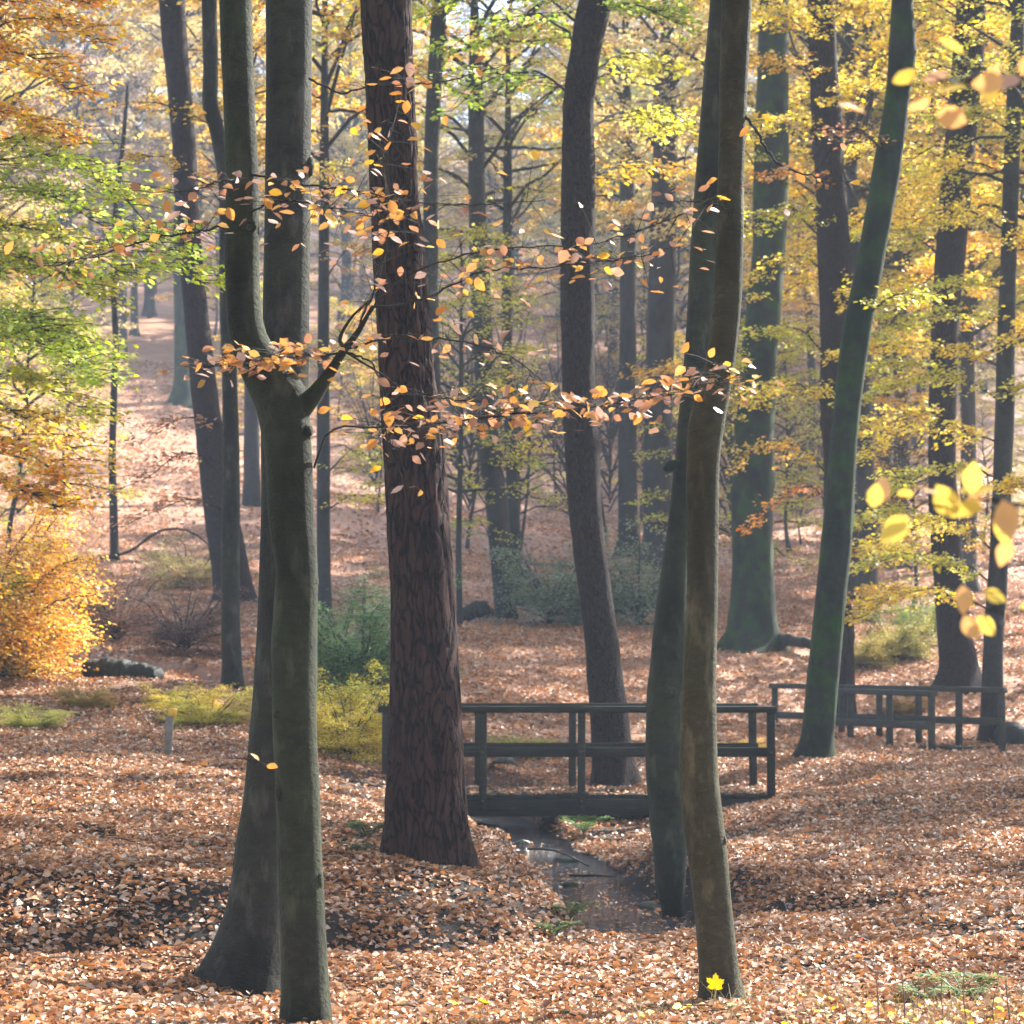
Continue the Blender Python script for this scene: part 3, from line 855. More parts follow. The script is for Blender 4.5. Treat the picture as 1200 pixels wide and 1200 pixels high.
# --- T6
T6 = tree("beech_tree", "green mossy trunk leaning over between the two footbridges", "tree",
    [(891, 936, 976), (850, 940, 979), (800, 945, 983), (700, 955, 992), (600, 965, 1000), (500, 975, 1006), (400, 986, 1019), (300, 1005, 1037), (200, 1022, 1055), (100, 1039, 1068), (60, 1041, 1074), (0, 1045, 1070), (-40, 1047, 1072)],
    32, 'moss_bark', top=15, crown='wide', color=YEL, sides=32, step=.10, disp=disp_toe(8, .03, ((265, .4, .10, .4), (100, .4, .05, .4), (0, .4, .05, .3))), flare=(1.15, .4))
# --- T7
T7 = tree("oak_tree", "gnarled brown trunk rising behind the mossy leaning tree", "tree",
    [(850, 980, 1004), (760, 978, 1000), (650, 970, 994), (560, 966, 992), (450, 960, 990), (400, 962, 996), (330, 960, 998), (250, 958, 992), (150, 952, 988), (60, 948, 982), (-20, 946, 976)],
    44, 'rough_bark', top=20, crown='wide', color=GOLD, sides=24, step=.15, disp=disp_beech(9, .07), flare=(1.2, .5))
# --- T8
T8 = tree("pine_tree", "reddish trunk with yellow foliage around it, beyond the second footbridge", "tree",
    [(804, 1098, 1150), (780, 1101, 1146), (740, 1098, 1138), (650, 1092, 1128), (560, 1088, 1121), (400, 1090, 1123), (300, 1096, 1132), (240, 1100, 1136), (120, 1112, 1148), (60, 1117, 1153), (-20, 1122, 1156)],
    46, 'rough_bark', top=22, crown='airy', color=YEL, sides=28, step=.15, disp=disp_beech(10, .03), flare=(1.25, .6), lobes=4, seed=1)
# --- T9
T9 = tree("beech_tree", "thin dark trunk behind the end post of the second footbridge", "tree",
    [(870, 1148, 1178), (820, 1150, 1176), (760, 1153, 1175), (640, 1160, 1182), (500, 1166, 1188), (400, 1168, 1189), (300, 1173, 1192), (200, 1176, 1195), (100, 1180, 1198), (0, 1186, 1202)],
    41.5, 'far_bark', top=15, crown='young', color=YGR, sides=18, step=.15, disp=disp_beech(11, .03), flare=(1.3, .5))
# --- T10
T10 = tree("beech_tree", "stout hazy trunk with ivy-green bark standing beside the brushwood", "tree",
    [(758, 848, 914), (735, 854, 910), (700, 857, 909), (600, 856, 906), (500, 862, 908), (400, 870, 912), (300, 880, 920), (200, 883, 924), (120, 886, 924), (0, 890, 924)],
    52, 'moss_bark', top=22, crown='wide', color=YGR, sides=24, step=.2, disp=disp_beech(12, .05), flare=(1.25, .8), lobes=5, seed=2)
# --- T11, T12
T11 = tree("oak_tree", "short dark leaning trunk of the pair on the slope", "tree",
    [(722, 581, 605), (650, 574, 600), (580, 568, 594), (540, 562, 588), (440, 556, 580), (300, 550, 572), (100, 548, 566)], 58, 'far_bark', top=16, crown='airy', color=YGR, sides=16, step=.2, disp=disp_beech(13, .03), flare=(1.15, .5))
T12 = tree("oak_tree", "thinner trunk of the pair on the slope", "tree",
    [(715, 602, 616), (640, 597, 611), (560, 593, 607), (400, 588, 600), (200, 590, 600)], 60, 'far_bark', top=15, crown='airy', color=PALE, sides=12, step=.25, disp=disp_beech(14, .03), flare=(1.15, .5))
# --- T13
T13 = tree("beech_tree", "slender blue-grey trunk with a bend, beside the black log", "tree",
    [(799, 260, 284), (740, 259, 281), (650, 259, 281), (560, 261, 281), (430, 260, 278), (330, 257, 275), (220, 256, 273), (160, 247, 265), (120, 237, 255), (90, 238, 256), (0, 236, 254)],
    34, 'beech_grey', top=16, crown='tall', color=PALE, sides=20, step=.15, disp=disp_beech(15, .03), flare=(1.15, .4))
# --- T14
T14 = tree("pine_tree", "large purple-brown leaning trunk at the foot of the leafy slope", "tree",
    [(708, 250, 300), (680, 250, 294), (620, 242, 282), (530, 232, 266), (450, 223, 254), (330, 212, 240), (230, 205, 232), (150, 200, 228), (0, 186, 217)],
    55, 'rough_bark', top=24, crown='tall', color=GOLD, sides=26, step=.2, disp=disp_beech(16, .03), flare=(1.25, .7), lobes=4, seed=4)
T15 = tree("beech_tree", "mossy-footed trunk high up beside the leafy track", "tree",
    [(474, 200, 228), (440, 204, 224), (380, 204, 224), (300, 203, 222), (100, 204, 220)], 105, 'moss_bark', top=20, crown='wide', color=PALE, sides=14, step=.3, flare=(1.5, 1.0))
T16 = tree("young_tree", "single thin dark sapling on the open leafy slope", "tree",
    [(655, 129, 140), (600, 128, 138), (540, 127, 136), (450, 130, 138), (400, 132, 139), (345, 130, 137), (250, 132, 138), (180, 140, 146), (100, 148, 152)], 62, 'far_bark', top=None, sides=10, step=.2, disp=disp_beech(18, .03), flare=(1.2, .3))
T17 = tree("beech_tree", "plain grey trunk behind the green bush", "tree",
    [(727, 371, 389), (640, 371, 387), (540, 371, 387), (400, 372, 386), (200, 374, 386)], 52, 'far_bark', top=16, crown='tall', color=GOLD, sides=14, step=.25, disp=disp_beech(19, .03), flare=(1.2, .4))
T18 = tree("beech_tree", "blue-grey trunk showing above and behind the thick pine", "tree",
    [(730, 500, 524), (560, 499, 519), (330, 496, 514), (200, 496, 514), (100, 500, 518), (0, 506, 524)], 50, 'beech_grey', top=18, crown='tall', color=YGR, sides=14, step=.25, disp=disp_beech(20, .03), flare=(1.2, .4))
T19 = tree("young_tree", "pole-thin sapling next to the thick pine", "tree",
    [(742, 535, 543), (640, 534, 541), (520, 537, 543), (400, 538, 543)], 54, 'far_bark', top=9, crown='young', color=YGR, sides=8, step=.3, flare=None)
for n_, (l_, ed, Y_, c_) in enumerate((
    ("broad hazy trunk among grey brushwood, right behind the curving tree", [(650, 752, 790), (500, 754, 788), (350, 758, 792), (200, 764, 794), (100, 766, 794)], 72, PALE),
    ("narrower hazy trunk beside the broad one in grey brushwood", [(640, 724, 748), (500, 724, 746), (350, 726, 746), (200, 726, 744)], 76, GOLD),
    ("mossy hazy trunk with a flared foot above the green bush", [(605, 282, 308), (560, 285, 305), (450, 286, 304), (300, 286, 302)], 78, GOLD),
    ("thin black trunk in the yellow thicket beyond the mossy leaning tree", [(690, 1014, 1022), (600, 1010, 1018), (450, 1014, 1021)], 66, YEL),
    ("thin dark pole trunk in the thicket near the reddish trunk", [(650, 1036, 1046), (500, 1034, 1043), (350, 1036, 1043)], 72, YEL),
    )):
    tree("beech_tree", l_, "tree", ed, Y_, 'far_bark', top=16, crown='tall' if n_ < 3 else 'airy', color=c_, sides=14, step=.3, disp=disp_beech(30 + n_, .03), flare=(1.25, .6))

# ------------------------------------------------------------------ branches with leaf layers on the nearer trees
# yellow layers on the right
k = dict(ntw=34, nleaf=26, leaf=.085)
px_limb(T9, [(1172, 430), (1110, 405), (1040, 405), (985, 420)], 41.5, 39.5, Lr=.8, color=YEL, seed=101, **k)
px_limb(T9, [(1172, 470), (1120, 440), (1060, 450), (1010, 470)], 41.5, 40.5, Lr=.8, color=YGR, seed=102, **k)
px_limb(T9, [(1178, 340), (1130, 330), (1080, 345), (1040, 370)], 41.5, 40, Lr=.8, color=YGR, seed=103, **k)
px_limb(T9, [(1180, 205), (1140, 190), (1095, 200), (1050, 240)], 41.5, 39.8, Lr=.7, color=YEL, seed=104, **k)
px_limb(T9, [(1168, 690), (1120, 655), (1060, 650), (1010, 668)], 41.5, 42, Lr=.8, color=YGR, seed=105, **k)
px_limb(T9, [(1166, 720), (1110, 690), (1050, 700), (1005, 725)], 41.5, 43, Lr=.8, color=YEL, seed=106, **k)
px_limb(T9, [(1172, 590), (1195, 560), (1230, 560)], 41.5, 40, Lr=.7, color=YEL, seed=107, **k)
px_limb(T9, [(1178, 420), (1205, 380), (1240, 385)], 41.5, 40, Lr=.8, color=YEL, seed=108, **k)
px_limb(T8, [(1115, 500), (1070, 480), (1030, 490), (1000, 520)], 46, 44, Lr=.8, color=YEL, seed=109, **k)
px_limb(T8, [(1130, 130), (1080, 100), (1030, 95), (985, 120)], 46, 43, Lr=.9, color=YEL, seed=110, **k)
px_limb(T8, [(1110, 310), (1070, 275), (1020, 270), (990, 290)], 46, 44, Lr=.8, color=YGR, seed=111, **k)
px_limb(T8, [(1106, 640), (1080, 600), (1040, 600), (1000, 620)], 46, 45, Lr=.7, color=YGR, seed=112, **k)
px_limb(T8, [(1130, 60), (1165, 30), (1220, 40)], 46, 44, Lr=.9, color=YEL, seed=113, **k)
px_limb(T7, [(965, 60), (925, 20), (885, 20), (850, 50)], 44, 40, Lr=.8, color=YEL, seed=114, **k)
px_limb(T7, [(965, 100), (930, 75), (890, 70), (855, 95)], 44, 41, Lr=.7, color=GOLD, seed=115, **k)
px_limb(T7, [(970, 30), (1000, 5), (1040, 5)], 44, 42, Lr=.7, color=YEL, seed=116, **k)
px_limb(T7, [(975, 330), (940, 300), (900, 320), (875, 350)], 44, 42, Lr=.6, color=YEL, seed=117, ntw=24, nleaf=18, leaf=.085)
px_limb(T7, [(972, 420), (935, 385), (895, 395), (865, 430)], 44, 42.5, Lr=.6, color=YGR, seed=118, ntw=28, nleaf=20, leaf=.085)
px_limb(T7, [(975, 560), (930, 520), (890, 530), (860, 560)], 44, 43, Lr=.6, color=GOLD, seed=119, ntw=26, nleaf=16, leaf=.085)
px_limb(T7, [(978, 600), (950, 570), (915, 585), (880, 625)], 44, 43, Lr=.5, color=ORA, seed=120, ntw=20, nleaf=14, leaf=.085)
px_limb(T7, [(970, 240), (935, 200), (900, 210)], 44, 42, Lr=.6, color=ORA, seed=121, ntw=20, nleaf=14, leaf=.085)
px_limb(T6, [(1015, 370), (1050, 345), (1090, 350)], 32, 31, Lr=.5, color=YGR, seed=122, ntw=16, nleaf=14, leaf=.075)
px_limb(T6, [(1040, 180), (1000, 150), (955, 170)], 32, 31, Lr=.5, color=BRN, seed=123, ntw=20, nleaf=6, leaf=.075)
px_limb(T10, [(880, 480), (850, 440), (800, 430), (760, 440)], 52, 49, Lr=.8, color=GOLD, seed=124, **k)
px_limb(T10, [(890, 200), (850, 150), (790, 150)], 52, 49, Lr=.9, color=YGR, seed=125, **k)
# green layers top centre
for i, (pl, c_) in enumerate((([(682, 60), (640, 20), (580, 25), (520, 60)], GRN), ([(680, 120), (630, 85), (570, 95), (530, 130)], GRN), ([(690, 20), (740, 5), (800, 30)], GRN), ([(690, 90), (735, 60), (790, 85)], YGR), ([(690, 150), (740, 130), (800, 160)], YGR), ([(684, 30), (620, -15), (560, -10), (500, 20)], GRN), ([(678, 220), (735, 190), (790, 200)], GOLD))):
    px_limb(T4, pl, 30.5, 34 - (i % 3) * 2, Lr=.75, ntw=26, nleaf=18, leaf=.08, color=c_, seed=140 + i)
# thin brown-leaved twigs low on T14, T13
for i, pl in enumerate(([(268, 560), (220, 530), (170, 560), (120, 580)], [(268, 500), (215, 490), (160, 520)], [(265, 600), (225, 585), (180, 600), (140, 620)], [(262, 240), (210, 190), (150, 180)], [(258, 150), (180, 120), (110, 130)], [(268, 400), (320, 390), (350, 410)])):
    px_limb(T13, pl, 34, 33, Lr=.5, ntw=18, nleaf=8, leaf=.075, color=BRN if i < 3 else GOLD, seed=160 + i, r0=.013)
# yellow-green low layers beside the slope pair
for i, (pl, c_) in enumerate((([(575, 600), (545, 560), (505, 560)], YGR), ([(572, 560), (600, 520), (640, 530)], YEL), ([(580, 640), (560, 610), (525, 620)], YGR), ([(570, 520), (530, 490), (490, 500)], YEL))):
    px_limb(T11, pl, 58, 56, Lr=.8, ntw=22, nleaf=14, leaf=.09, color=c_, seed=180 + i)
for i, (pl, c_) in enumerate((([(380, 560), (410, 530), (450, 545)], YGR), ([(380, 600), (415, 580), (455, 590)], YEL), ([(380, 440), (410, 410), (450, 430)], YEL), ([(380, 330), (410, 290), (450, 300)], GOLD), ([(378, 250), (395, 200), (430, 190)], YEL))):
    px_limb(T17, pl, 52, 49, Lr=.8, ntw=22, nleaf=14, leaf=.09, color=c_, seed=190 + i)

# more yellow layers on the right
for i, (T_, pl, Ya, Yb, c_) in enumerate((
    (T9, [(1176, 270), (1130, 245), (1080, 255), (1040, 285)], 41.5, 39.5, YEL), (T9, [(1172, 520), (1120, 500), (1060, 505), (1015, 535)], 41.5, 40, YEL),
    (T9, [(1170, 560), (1125, 545), (1085, 555), (1040, 585)], 41.5, 40.5, YGR), (T9, [(1180, 150), (1140, 130), (1100, 140)], 41.5, 39.5, YGR),
    (T9, [(1175, 380), (1130, 365), (1080, 375), (1030, 400)], 41.5, 39, YGR), (T9, [(1168, 650), (1130, 615), (1090, 610), (1030, 640)], 41.5, 41, YEL),
    (T9, [(1182, 100), (1215, 70), (1250, 80)], 41.5, 40, YEL), (T9, [(1170, 480), (1205, 450), (1240, 460)], 41.5, 40, YGR), (T9, [(1176, 300), (1210, 275), (1240, 285)], 41.5, 40, YEL),
    (T8, [(1122, 200), (1080, 170), (1040, 165), (1000, 190)], 46, 44, YEL), (T8, [(1110, 440), (1070, 425), (1030, 430), (990, 450)], 46, 44, YGR),
    (T7, [(962, 170), (930, 140), (895, 145), (870, 175)], 44, 41.5, YEL), (T7, [(964, 280), (930, 250), (895, 255), (868, 285)], 44, 42, YGR),
    (T7, [(972, 380), (1010, 340), (1050, 335)], 44, 42, YEL), (T7, [(972, 480), (935, 450), (890, 460), (862, 490)], 44, 42, YEL),
    (T7, [(985, 660), (1020, 640), (1060, 650)], 44, 43, YEL), (T7, [(985, 720), (1015, 690), (1055, 700)], 44, 43, GOLD),
    (T7, [(955, 40), (900, 0), (850, -10)], 44, 41, YEL), (T8, [(1135, 20), (1090, -10), (1040, 0)], 46, 43, YEL))):
    px_limb(T_, pl, Ya, Yb, Lr=.8, ntw=34, nleaf=24, leaf=.08, color=c_, seed=400 + i)

# --- the tree beyond the picture's left side whose layers reach in
Lb = P(-75, 760, 25.0); Lb[2] = hz(Lb[0], Lb[1])
TL = empty("beech_tree", "beech with green and orange leaf layers reaching in over the slope", "tree", tuple(Lb))
mb = MB(); pp, rr, _ = smooth_path([(0, 0, -.3), (.05, 0, 2), (-.1, .1, 5), (.05, 0, 9), (0, 0, 13)], [.2, .16, .14, .10, .04], 60)
tube(mb, pp, rr, 16, disp_beech(50, .03)); link("trunk", mb.mesh("trunk", M['beech']), TL)
add_crown(TL, 'tall', (0, 0, 8.5), ORA, .7)
LL = [
    ([(-75, 230), (20, 180), (120, 215), (235, 330)], LIME, 25, 22, 1.0), ([(-75, 260), (10, 220), (90, 245), (190, 315)], LIME, 25, 23, 1.0), ([(-75, 300), (0, 265), (80, 285), (160, 330)], YGR, 25, 22.5, 1.0),
    ([(-75, 210), (10, 160), (90, 190), (150, 240)], YGR, 25, 24, .9), ([(-75, 340), (0, 300), (60, 315), (110, 350)], YGR, 25, 24, .9), ([(-75, 330), (0, 300), (90, 330), (180, 300)], LIME, 25, 24.5, .9),
    ([(-75, 80), (0, 30), (60, 25), (115, 45)], AMBER, 25, 22, .8), ([(-75, 110), (-10, 60), (40, 70), (85, 110)], AMBER, 25, 23, .8), ([(-75, 40), (0, 0), (50, -10), (100, 5)], AMBER, 25, 23, .8), ([(-75, 170), (-10, 130), (30, 140), (75, 165)], AMBER, 25, 23, .7),
    ([(-75, 430), (0, 390), (60, 405), (115, 450)], LIME, 25, 23, .9), ([(-75, 470), (0, 440), (55, 455), (110, 490)], YGR, 25, 24, .9), ([(-75, 510), (-5, 480), (50, 500), (100, 540)], GOLD, 25, 23, .8),
    ([(-75, 540), (-10, 515), (40, 535), (85, 575)], AMBER, 25, 23.5, .8), ([(-75, 400), (-5, 370), (50, 385), (95, 420)], LIME, 25, 24, .9), ([(-75, 580), (-20, 560), (30, 575), (70, 600)], AMBER, 25, 23, .7),
]
for i, (pl, c_, ya, yb, sp) in enumerate(LL):
    px_limb(TL, pl, ya, yb, Lr=.75 * sp, ntw=60 if c_ == LIME else 42, nleaf=20, leaf=.07, color=c_, seed=200 + i, r0=.016)

# ------------------------------------------------------------------ near sprays of single leaves on the forked beech
def leaf_mesh(name, seed):
    rng = np.random.default_rng(seed)
    n = 7; t = np.linspace(0, 1, n)
    wdt = .5 * .66 * np.array([0.02, .62, .95, 1.0, .82, .5, 0.0])
    fold = rng.uniform(.05, .35); curl = rng.uniform(-.18, .22); tw = rng.uniform(-.25, .25)
    v = []
    for i in range(n):
        zc = curl * (t[i] ** 2) + .012 * math.sin(t[i] * 20 + seed)
        for s in (-1, 0, 1):
            v.append((t[i], s * wdt[i], zc + abs(s) * wdt[i] * fold + s * tw * wdt[i] * t[i]))
    v = np.array(v); f = []
    for i in range(n - 1):
        for j in range(2):
            a = i * 3 + j; f.append((a, a + 1, a + 4, a + 3))
    mb = MB(); mb.add(v, np.array(f))
    return mb.mesh(name, M['near_leaf'])
LEAVES = [leaf_mesh("leaf_blade", s) for s in range(6)]
NB = (.40, .20, .13); NO = (.60, .28, .09); NG = (.68, .40, .07); NP = (.48, .29, .22); NY = (.70, .56, .14)
def near_spray(parent, pxs, Ys, n, band, colors, leaf=.062, r0=.006, seed=0, dep=.35, name="branch", tilt=.6, t0=.1, face=0.25, extra=0):
    rng = np.random.default_rng(seed)
    base = np.array(parent.location)
    pts = np.array([P(px, py, Ys[0] + (Ys[1] - Ys[0]) * i / (len(pxs) - 1)) - base for i, (px, py) in enumerate(pxs)])
    pp, rr, t = smooth_path(pts, np.linspace(r0, r0 * .3, len(pts)), 40)
    pp[2:] += rng.normal(0, .004, (38, 3))
    mb = MB(); tube(mb, pp, rr, 6)
    tt = np.sort(rng.uniform(t0, 1, n)) * t[-1]
    root = np.stack([np.interp(tt, t, pp[:, q]) for q in range(3)], 1)
    scale = Ys[0] / F_PX
    # groups of leaves share side twigs
    off = np.stack([rng.normal(0, .10, n), rng.uniform(-dep, dep, n), rng.normal(0, band * scale * .5, n)], 1)
    lp = root + off
    twigs(mb, root, lp, .0022, .01)
    if extra:
        te = rng.uniform(t0, 1, extra) * t[-1]
        re_ = np.stack([np.interp(te, t, pp[:, q]) for q in range(3)], 1)
        le = re_ + np.stack([rng.normal(0, .11, extra), rng.uniform(-dep, dep, extra), rng.normal(0, band * scale * .4, extra)], 1)
        twigs(mb, re_, le, .0018, .01)
        ae = rng.uniform(0, 6.283, extra)
        leaves(EXTRA, le, np.stack([np.cos(ae), np.sin(ae) * .7, rng.normal(-.25, .35, extra)], 1), np.stack([rng.normal(0, .6, extra), rng.normal(-.25, .6, extra), np.ones(extra)], 1), leaf * rng.uniform(.65, 1.1, extra), True, .62, .3, rng)
    b = link(name, mb.mesh(name, M['twig']), parent)
    az = rng.uniform(0, 2 * math.pi, n)
    for i in range(n):
        o = link("leaf", LEAVES[int(rng.integers(6))], b, tuple(lp[i]), colors[int(rng.integers(len(colors)))])
        ax = Vector((math.cos(az[i]), math.sin(az[i]) * .7, rng.normal(-.25, .35))).normalized()
        if rng.uniform() < face:       # hanging, broad side to the viewer
            nr = Vector((rng.normal(0, .4), -1, rng.normal(.2, .5)))
            ax = Vector((math.cos(az[i]), rng.normal(0, .3), math.sin(az[i]) - .3)).normalized()
        else:
            nr = Vector((rng.normal(0, tilt), rng.normal(0, tilt) - .25, 1))
        nr = (nr - ax * nr.dot(ax)).normalized()
        yv = nr.cross(ax)
        from mathutils import Matrix
        mtx = Matrix((ax, yv, nr)).transposed()
        o.rotation_euler = mtx.to_euler()
        s = leaf * rng.uniform(.7, 1.2)
        o.scale = (s, s, s)
    return b
M['near_mix'] = litter_material("mixed_beech_leaf", [(0.0, (.44, .30, .25)), (.3, (.36, .19, .13)), (.5, (.56, .27, .10)), (.72, (.66, .36, .09)), (.85, (.68, .45, .10)), (1, (.40, .24, .18))])
EXTRA = MB()
mixA = [NB, NB, NP, NO, NO, NG]; mixB = [NO, NO, NG, NB]; mixC = [NG, NG, NO, NY]
near_spray(T1, [(368, 548), (382, 512), (402, 500), (440, 501), (500, 498), (580, 488), (680, 478), (780, 462), (866, 440)], (10.8, 10.4), 80, 24, mixA, seed=1, extra=190, t0=.2)
near_spray(T1, [(404, 412), (450, 440), (470, 455), (540, 470), (620, 474), (740, 478)], (10.7, 10.9), 20, 26, mixA, seed=2, extra=60, t0=.3)
near_spray(T1, [(400, 414), (360, 418), (310, 420), (230, 432)], (10.72, 10.35), 40, 20, [NB, NB, NO, NO], seed=3, extra=90, dep=.3, t0=.1)
near_spray(T1, [(430, 372), (460, 335), (520, 305), (600, 290), (700, 285), (830, 240)], (10.68, 10.3), 25, 44, mixA, seed=4, extra=50, t0=.15)
near_spray(T1, [(290, 250), (330, 235), (372, 240), (420, 250), (500, 262)], (10.7, 10.4), 25, 44, mixB, seed=5, extra=60)
near_spray(T1, [(270, 262), (230, 272), (180, 280), (110, 300), (40, 312)], (10.75, 10.2), 22, 34, [NB, NO, NO, NP], seed=6, extra=70, dep=.4)
near_spray(T1, [(285, 215), (265, 210), (230, 222), (190, 225)], (10.75, 10.4), 10, 22, [NO, NB], seed=7, extra=24)
near_spray(T1, [(420, 385), (445, 320), (458, 250), (450, 190), (470, 120)], (10.7, 10.4), 30, 60, [NB, NP, NO, NG, NG, NO], seed=8, extra=50, dep=.4)
near_spray(T1, [(436, 360), (500, 350), (560, 320), (650, 312), (750, 300), (800, 285)], (10.66, 10.8), 18, 36, mixA, seed=9, extra=50)
near_spray(T1, [(362, 92), (400, 108), (440, 100), (520, 95), (600, 75)], (10.7, 10.6), 10, 30, mixA, seed=10, extra=20, t0=.2)
near_spray(T1, [(404, 412), (440, 430), (455, 520), (480, 575)], (10.7, 10.5), 10, 40, mixB, seed=11, extra=14, t0=.3)
near_spray(T1, [(318, 900), (300, 892), (272, 886)], (10.75, 10.6), 3, 6, [NO, NG], seed=12, t0=.5)
near_spray(T1, [(297, 205), (350, 215), (420, 225), (520, 240), (640, 235)], (10.75, 10.2), 8, 40, mixA, seed=16, extra=50)
near_spray(T1, [(402, 410), (470, 395), (540, 400), (600, 420), (660, 470)], (10.7, 10.2), 6, 36, mixB, seed=17, extra=40)
o = link("foliage", EXTRA.mesh("foliage", M['near_mix']), T1); o["kind"] = "stuff"
near_spray(T5b, [(870, 265), (840, 240), (810, 236), (770, 238)], (11.6, 11.2), 8, 18, [NO, NB], seed=13)
near_spray(T5b, [(868, 130), (885, 150), (905, 185), (930, 200), (1000, 215)], (11.6, 11.4), 5, 30, mixB, seed=14, r0=.010)
near_spray(T5b, [(860, 440), (845, 430), (830, 425)], (11.5, 11.2), 5, 14, [NO, NG], seed=15, face=.8)

# --- sapling beyond the right edge with the big soft leaves in front
Rb = P(1330, 1180, 4.6); Rb[2] = hz(Rb[0], Rb[1])
TR = empty("young_beech", "young beech whose large yellow leaves hang in front of the view", "tree", tuple(Rb))
mb = MB(); pp, rr, _ = smooth_path([(0, 0, -.2), (.02, 0, 1), (-.02, .02, 2), (.03, 0, 3.2), (.02, 0, 4.2)], [.05, .045, .035, .022, .006], 40)
tube(mb, pp, rr, 12, disp_beech(60, .03)); link("trunk", mb.mesh("trunk", M['beech']), TR)
NYG = (.70, .56, .16); NPE = (.72, .40, .18); NYL = (.78, .56, .14)
near_spray(TR, [(1340, 640), (1260, 575), (1205, 590), (1140, 600), (1080, 585)], (4.6, 4.3), 18, 40, [NYL, NYG, NYL, NPE, NPE], leaf=.062, seed=21, dep=.12, face=.75, r0=.006, t0=.25)
near_spray(TR, [(1340, 760), (1260, 720), (1210, 715), (1165, 735)], (4.6, 4.4), 9, 40, [NYL, NPE, NYG], leaf=.058, seed=22, dep=.10, face=.8, r0=.005, t0=.35)
near_spray(TR, [(1340, 160), (1260, 100), (1190, 92), (1130, 95), (1075, 88)], (4.6, 4.3), 22, 20, [NPE, NP, NYL, NPE], leaf=.062, seed=23, dep=.15, face=.5, r0=.006, t0=.2)

# ------------------------------------------------------------------ footbridges
def bar(parent, name, p, q, wy, hz_, mat='wood', label=None):
    """squared timber from p to q (centre line), local to the parent"""
    p = np.array(p, float); q = np.array(q, float); d = q - p; L = np.linalg.norm(d)
    mb = MB(); box(mb, (0, 0, 0), (L, wy, hz_))
    o = link(name, mb.mesh(name, M[mat]), parent, tuple((p + q) / 2))
    o.rotation_euler = Vector(d).to_track_quat('X', 'Z').to_euler()
    if label: o["label"] = label
    return o
def post(parent, p, h, s=.09, mat='wood'):
    mb = MB(); box(mb, (0, 0, 0), (s, s, h))
    o = link("post", mb.mesh("post", M[mat]), parent, (p[0], p[1], p[2] + h / 2))
    o.rotation_euler = (random.gauss(0, .008), random.gauss(0, .008), random.gauss(0, .02))
    return o
BX0, BX1, BY0, BW = px_x(446, 28), px_x(908, 28), 28.0, 1.35
BR = empty("footbridge", "dark wooden footbridge with double-rail sides spanning the creek", "bridge", ((BX0 + BX1) / 2, BY0 + BW / 2, 0))
cx = (BX0 + BX1) / 2; hl = (BX1 - BX0) / 2
npl = 31; pw = (2 * hl - .1) / npl
pm = MB(); box(pm, (0, 0, 0), (pw - .008, BW, .045), 0, .003); plank_me = pm.mesh("plank", M['wood'])
for i in range(npl):
    o = link("plank", plank_me, BR, (-hl + .05 + pw * (i + .5), 0, -.0225 + random.uniform(-.004, .002)))
    o.rotation_euler.z = random.gauss(0, .004)
for s in (-1, 1):
    yb = s * (BW / 2 - .02)
    bar(BR, "beam", (-hl + .0, yb + s * -.04, -.155), (hl + .0, yb + s * -.04, -.155), .12, .20)
    # the far side sits a little to the left, as the bridge crosses slightly askew
    sh = -.07 if s > 0 else 0
    yr = s * (BW / 2 + .03)
    for px in (453, 566, 681, 790, 902):
        x = px_x(px, 28) - cx + sh
        po = post(BR, (x, yr, -.17), 1.14)
        if s < 0:
            for bz in (-.47, .09):
                mb = MB(); tube(mb, [(0, -.045, bz), (0, -.055, bz), (0, -.060, bz)], [.014, .014, .008], 8)
                link("bolt", mb.mesh("bolt", M['stone']), po)
    yin = yr - s * .005
    bar(BR, "top_rail", (-hl - .02 + sh, yr, .99), (hl + sh, yr, .99), .14, .075)
    bar(BR, "mid_rail", (-hl + sh + .02, yr - s * .068, .49), (hl + sh, yr - s * .068, .49), .042, .11)

S2 = empty("footbridge", "second smaller footbridge with close-set posts, past the mossy leaning trunk", "bridge", (px_x(1060, 40), 40.0, 0))
sb = np.array(S2.location)
nearp = [(950, 41.6), (995, 40.7), (1041, 39.8), (1090, 38.9)]
farp = [(907, 43.4), (985, 42.2), (1029, 41.6), (1075, 41.0), (1122, 40.4), (1172, 39.8)]
def rail_row(rowp, ztop, mat='wood'):
    pts = []
    for px, Y in rowp:
        x = px_x(px, Y); zg = hz(x, Y)
        post(S2, np.array([x, Y, zg - .15]) - sb, ztop - zg + .13, .105, 'pale_wood')
        pts.append(np.array([x, Y, 0]))
    a, b = pts[0] - sb, pts[-1] - sb
    u = norm(b - a)
    bar(S2, "top_rail", a - u * .08 + [0, 0, ztop], b + u * .08 + [0, 0, ztop], .15, .09, 'pale_wood')
    nrm = np.array([u[1], -u[0], 0]) * .075
    bar(S2, "mid_rail", a - u * .05 + nrm + [0, 0, ztop - .52], b + u * .05 + nrm + [0, 0, ztop - .52], .045, .12, 'pale_wood')
rail_row(nearp, .93); rail_row(farp, .97)
a = np.array([px_x(925, 43.0), 42.2, 0]); b = np.array([px_x(1125, 39.4), 39.3, 0])
u = norm(b - a); Lb_ = np.linalg.norm(b - a)
for i in range(22):
    c = a + u * Lb_ * (i + .5) / 22 + np.array([.25, .55, 0])
    mb = MB() if i == 0 else mb
    if i == 0:
        box(mb, (0, 0, 0), (Lb_ / 22 - .012, 1.0, .05)); pl2 = mb.mesh("plank", M['wood'])
    o = link("plank", pl2, S2, tuple(np.array([c[0], c[1], .0]) - sb)); o.rotation_euler.z = math.atan2(u[1], u[0])

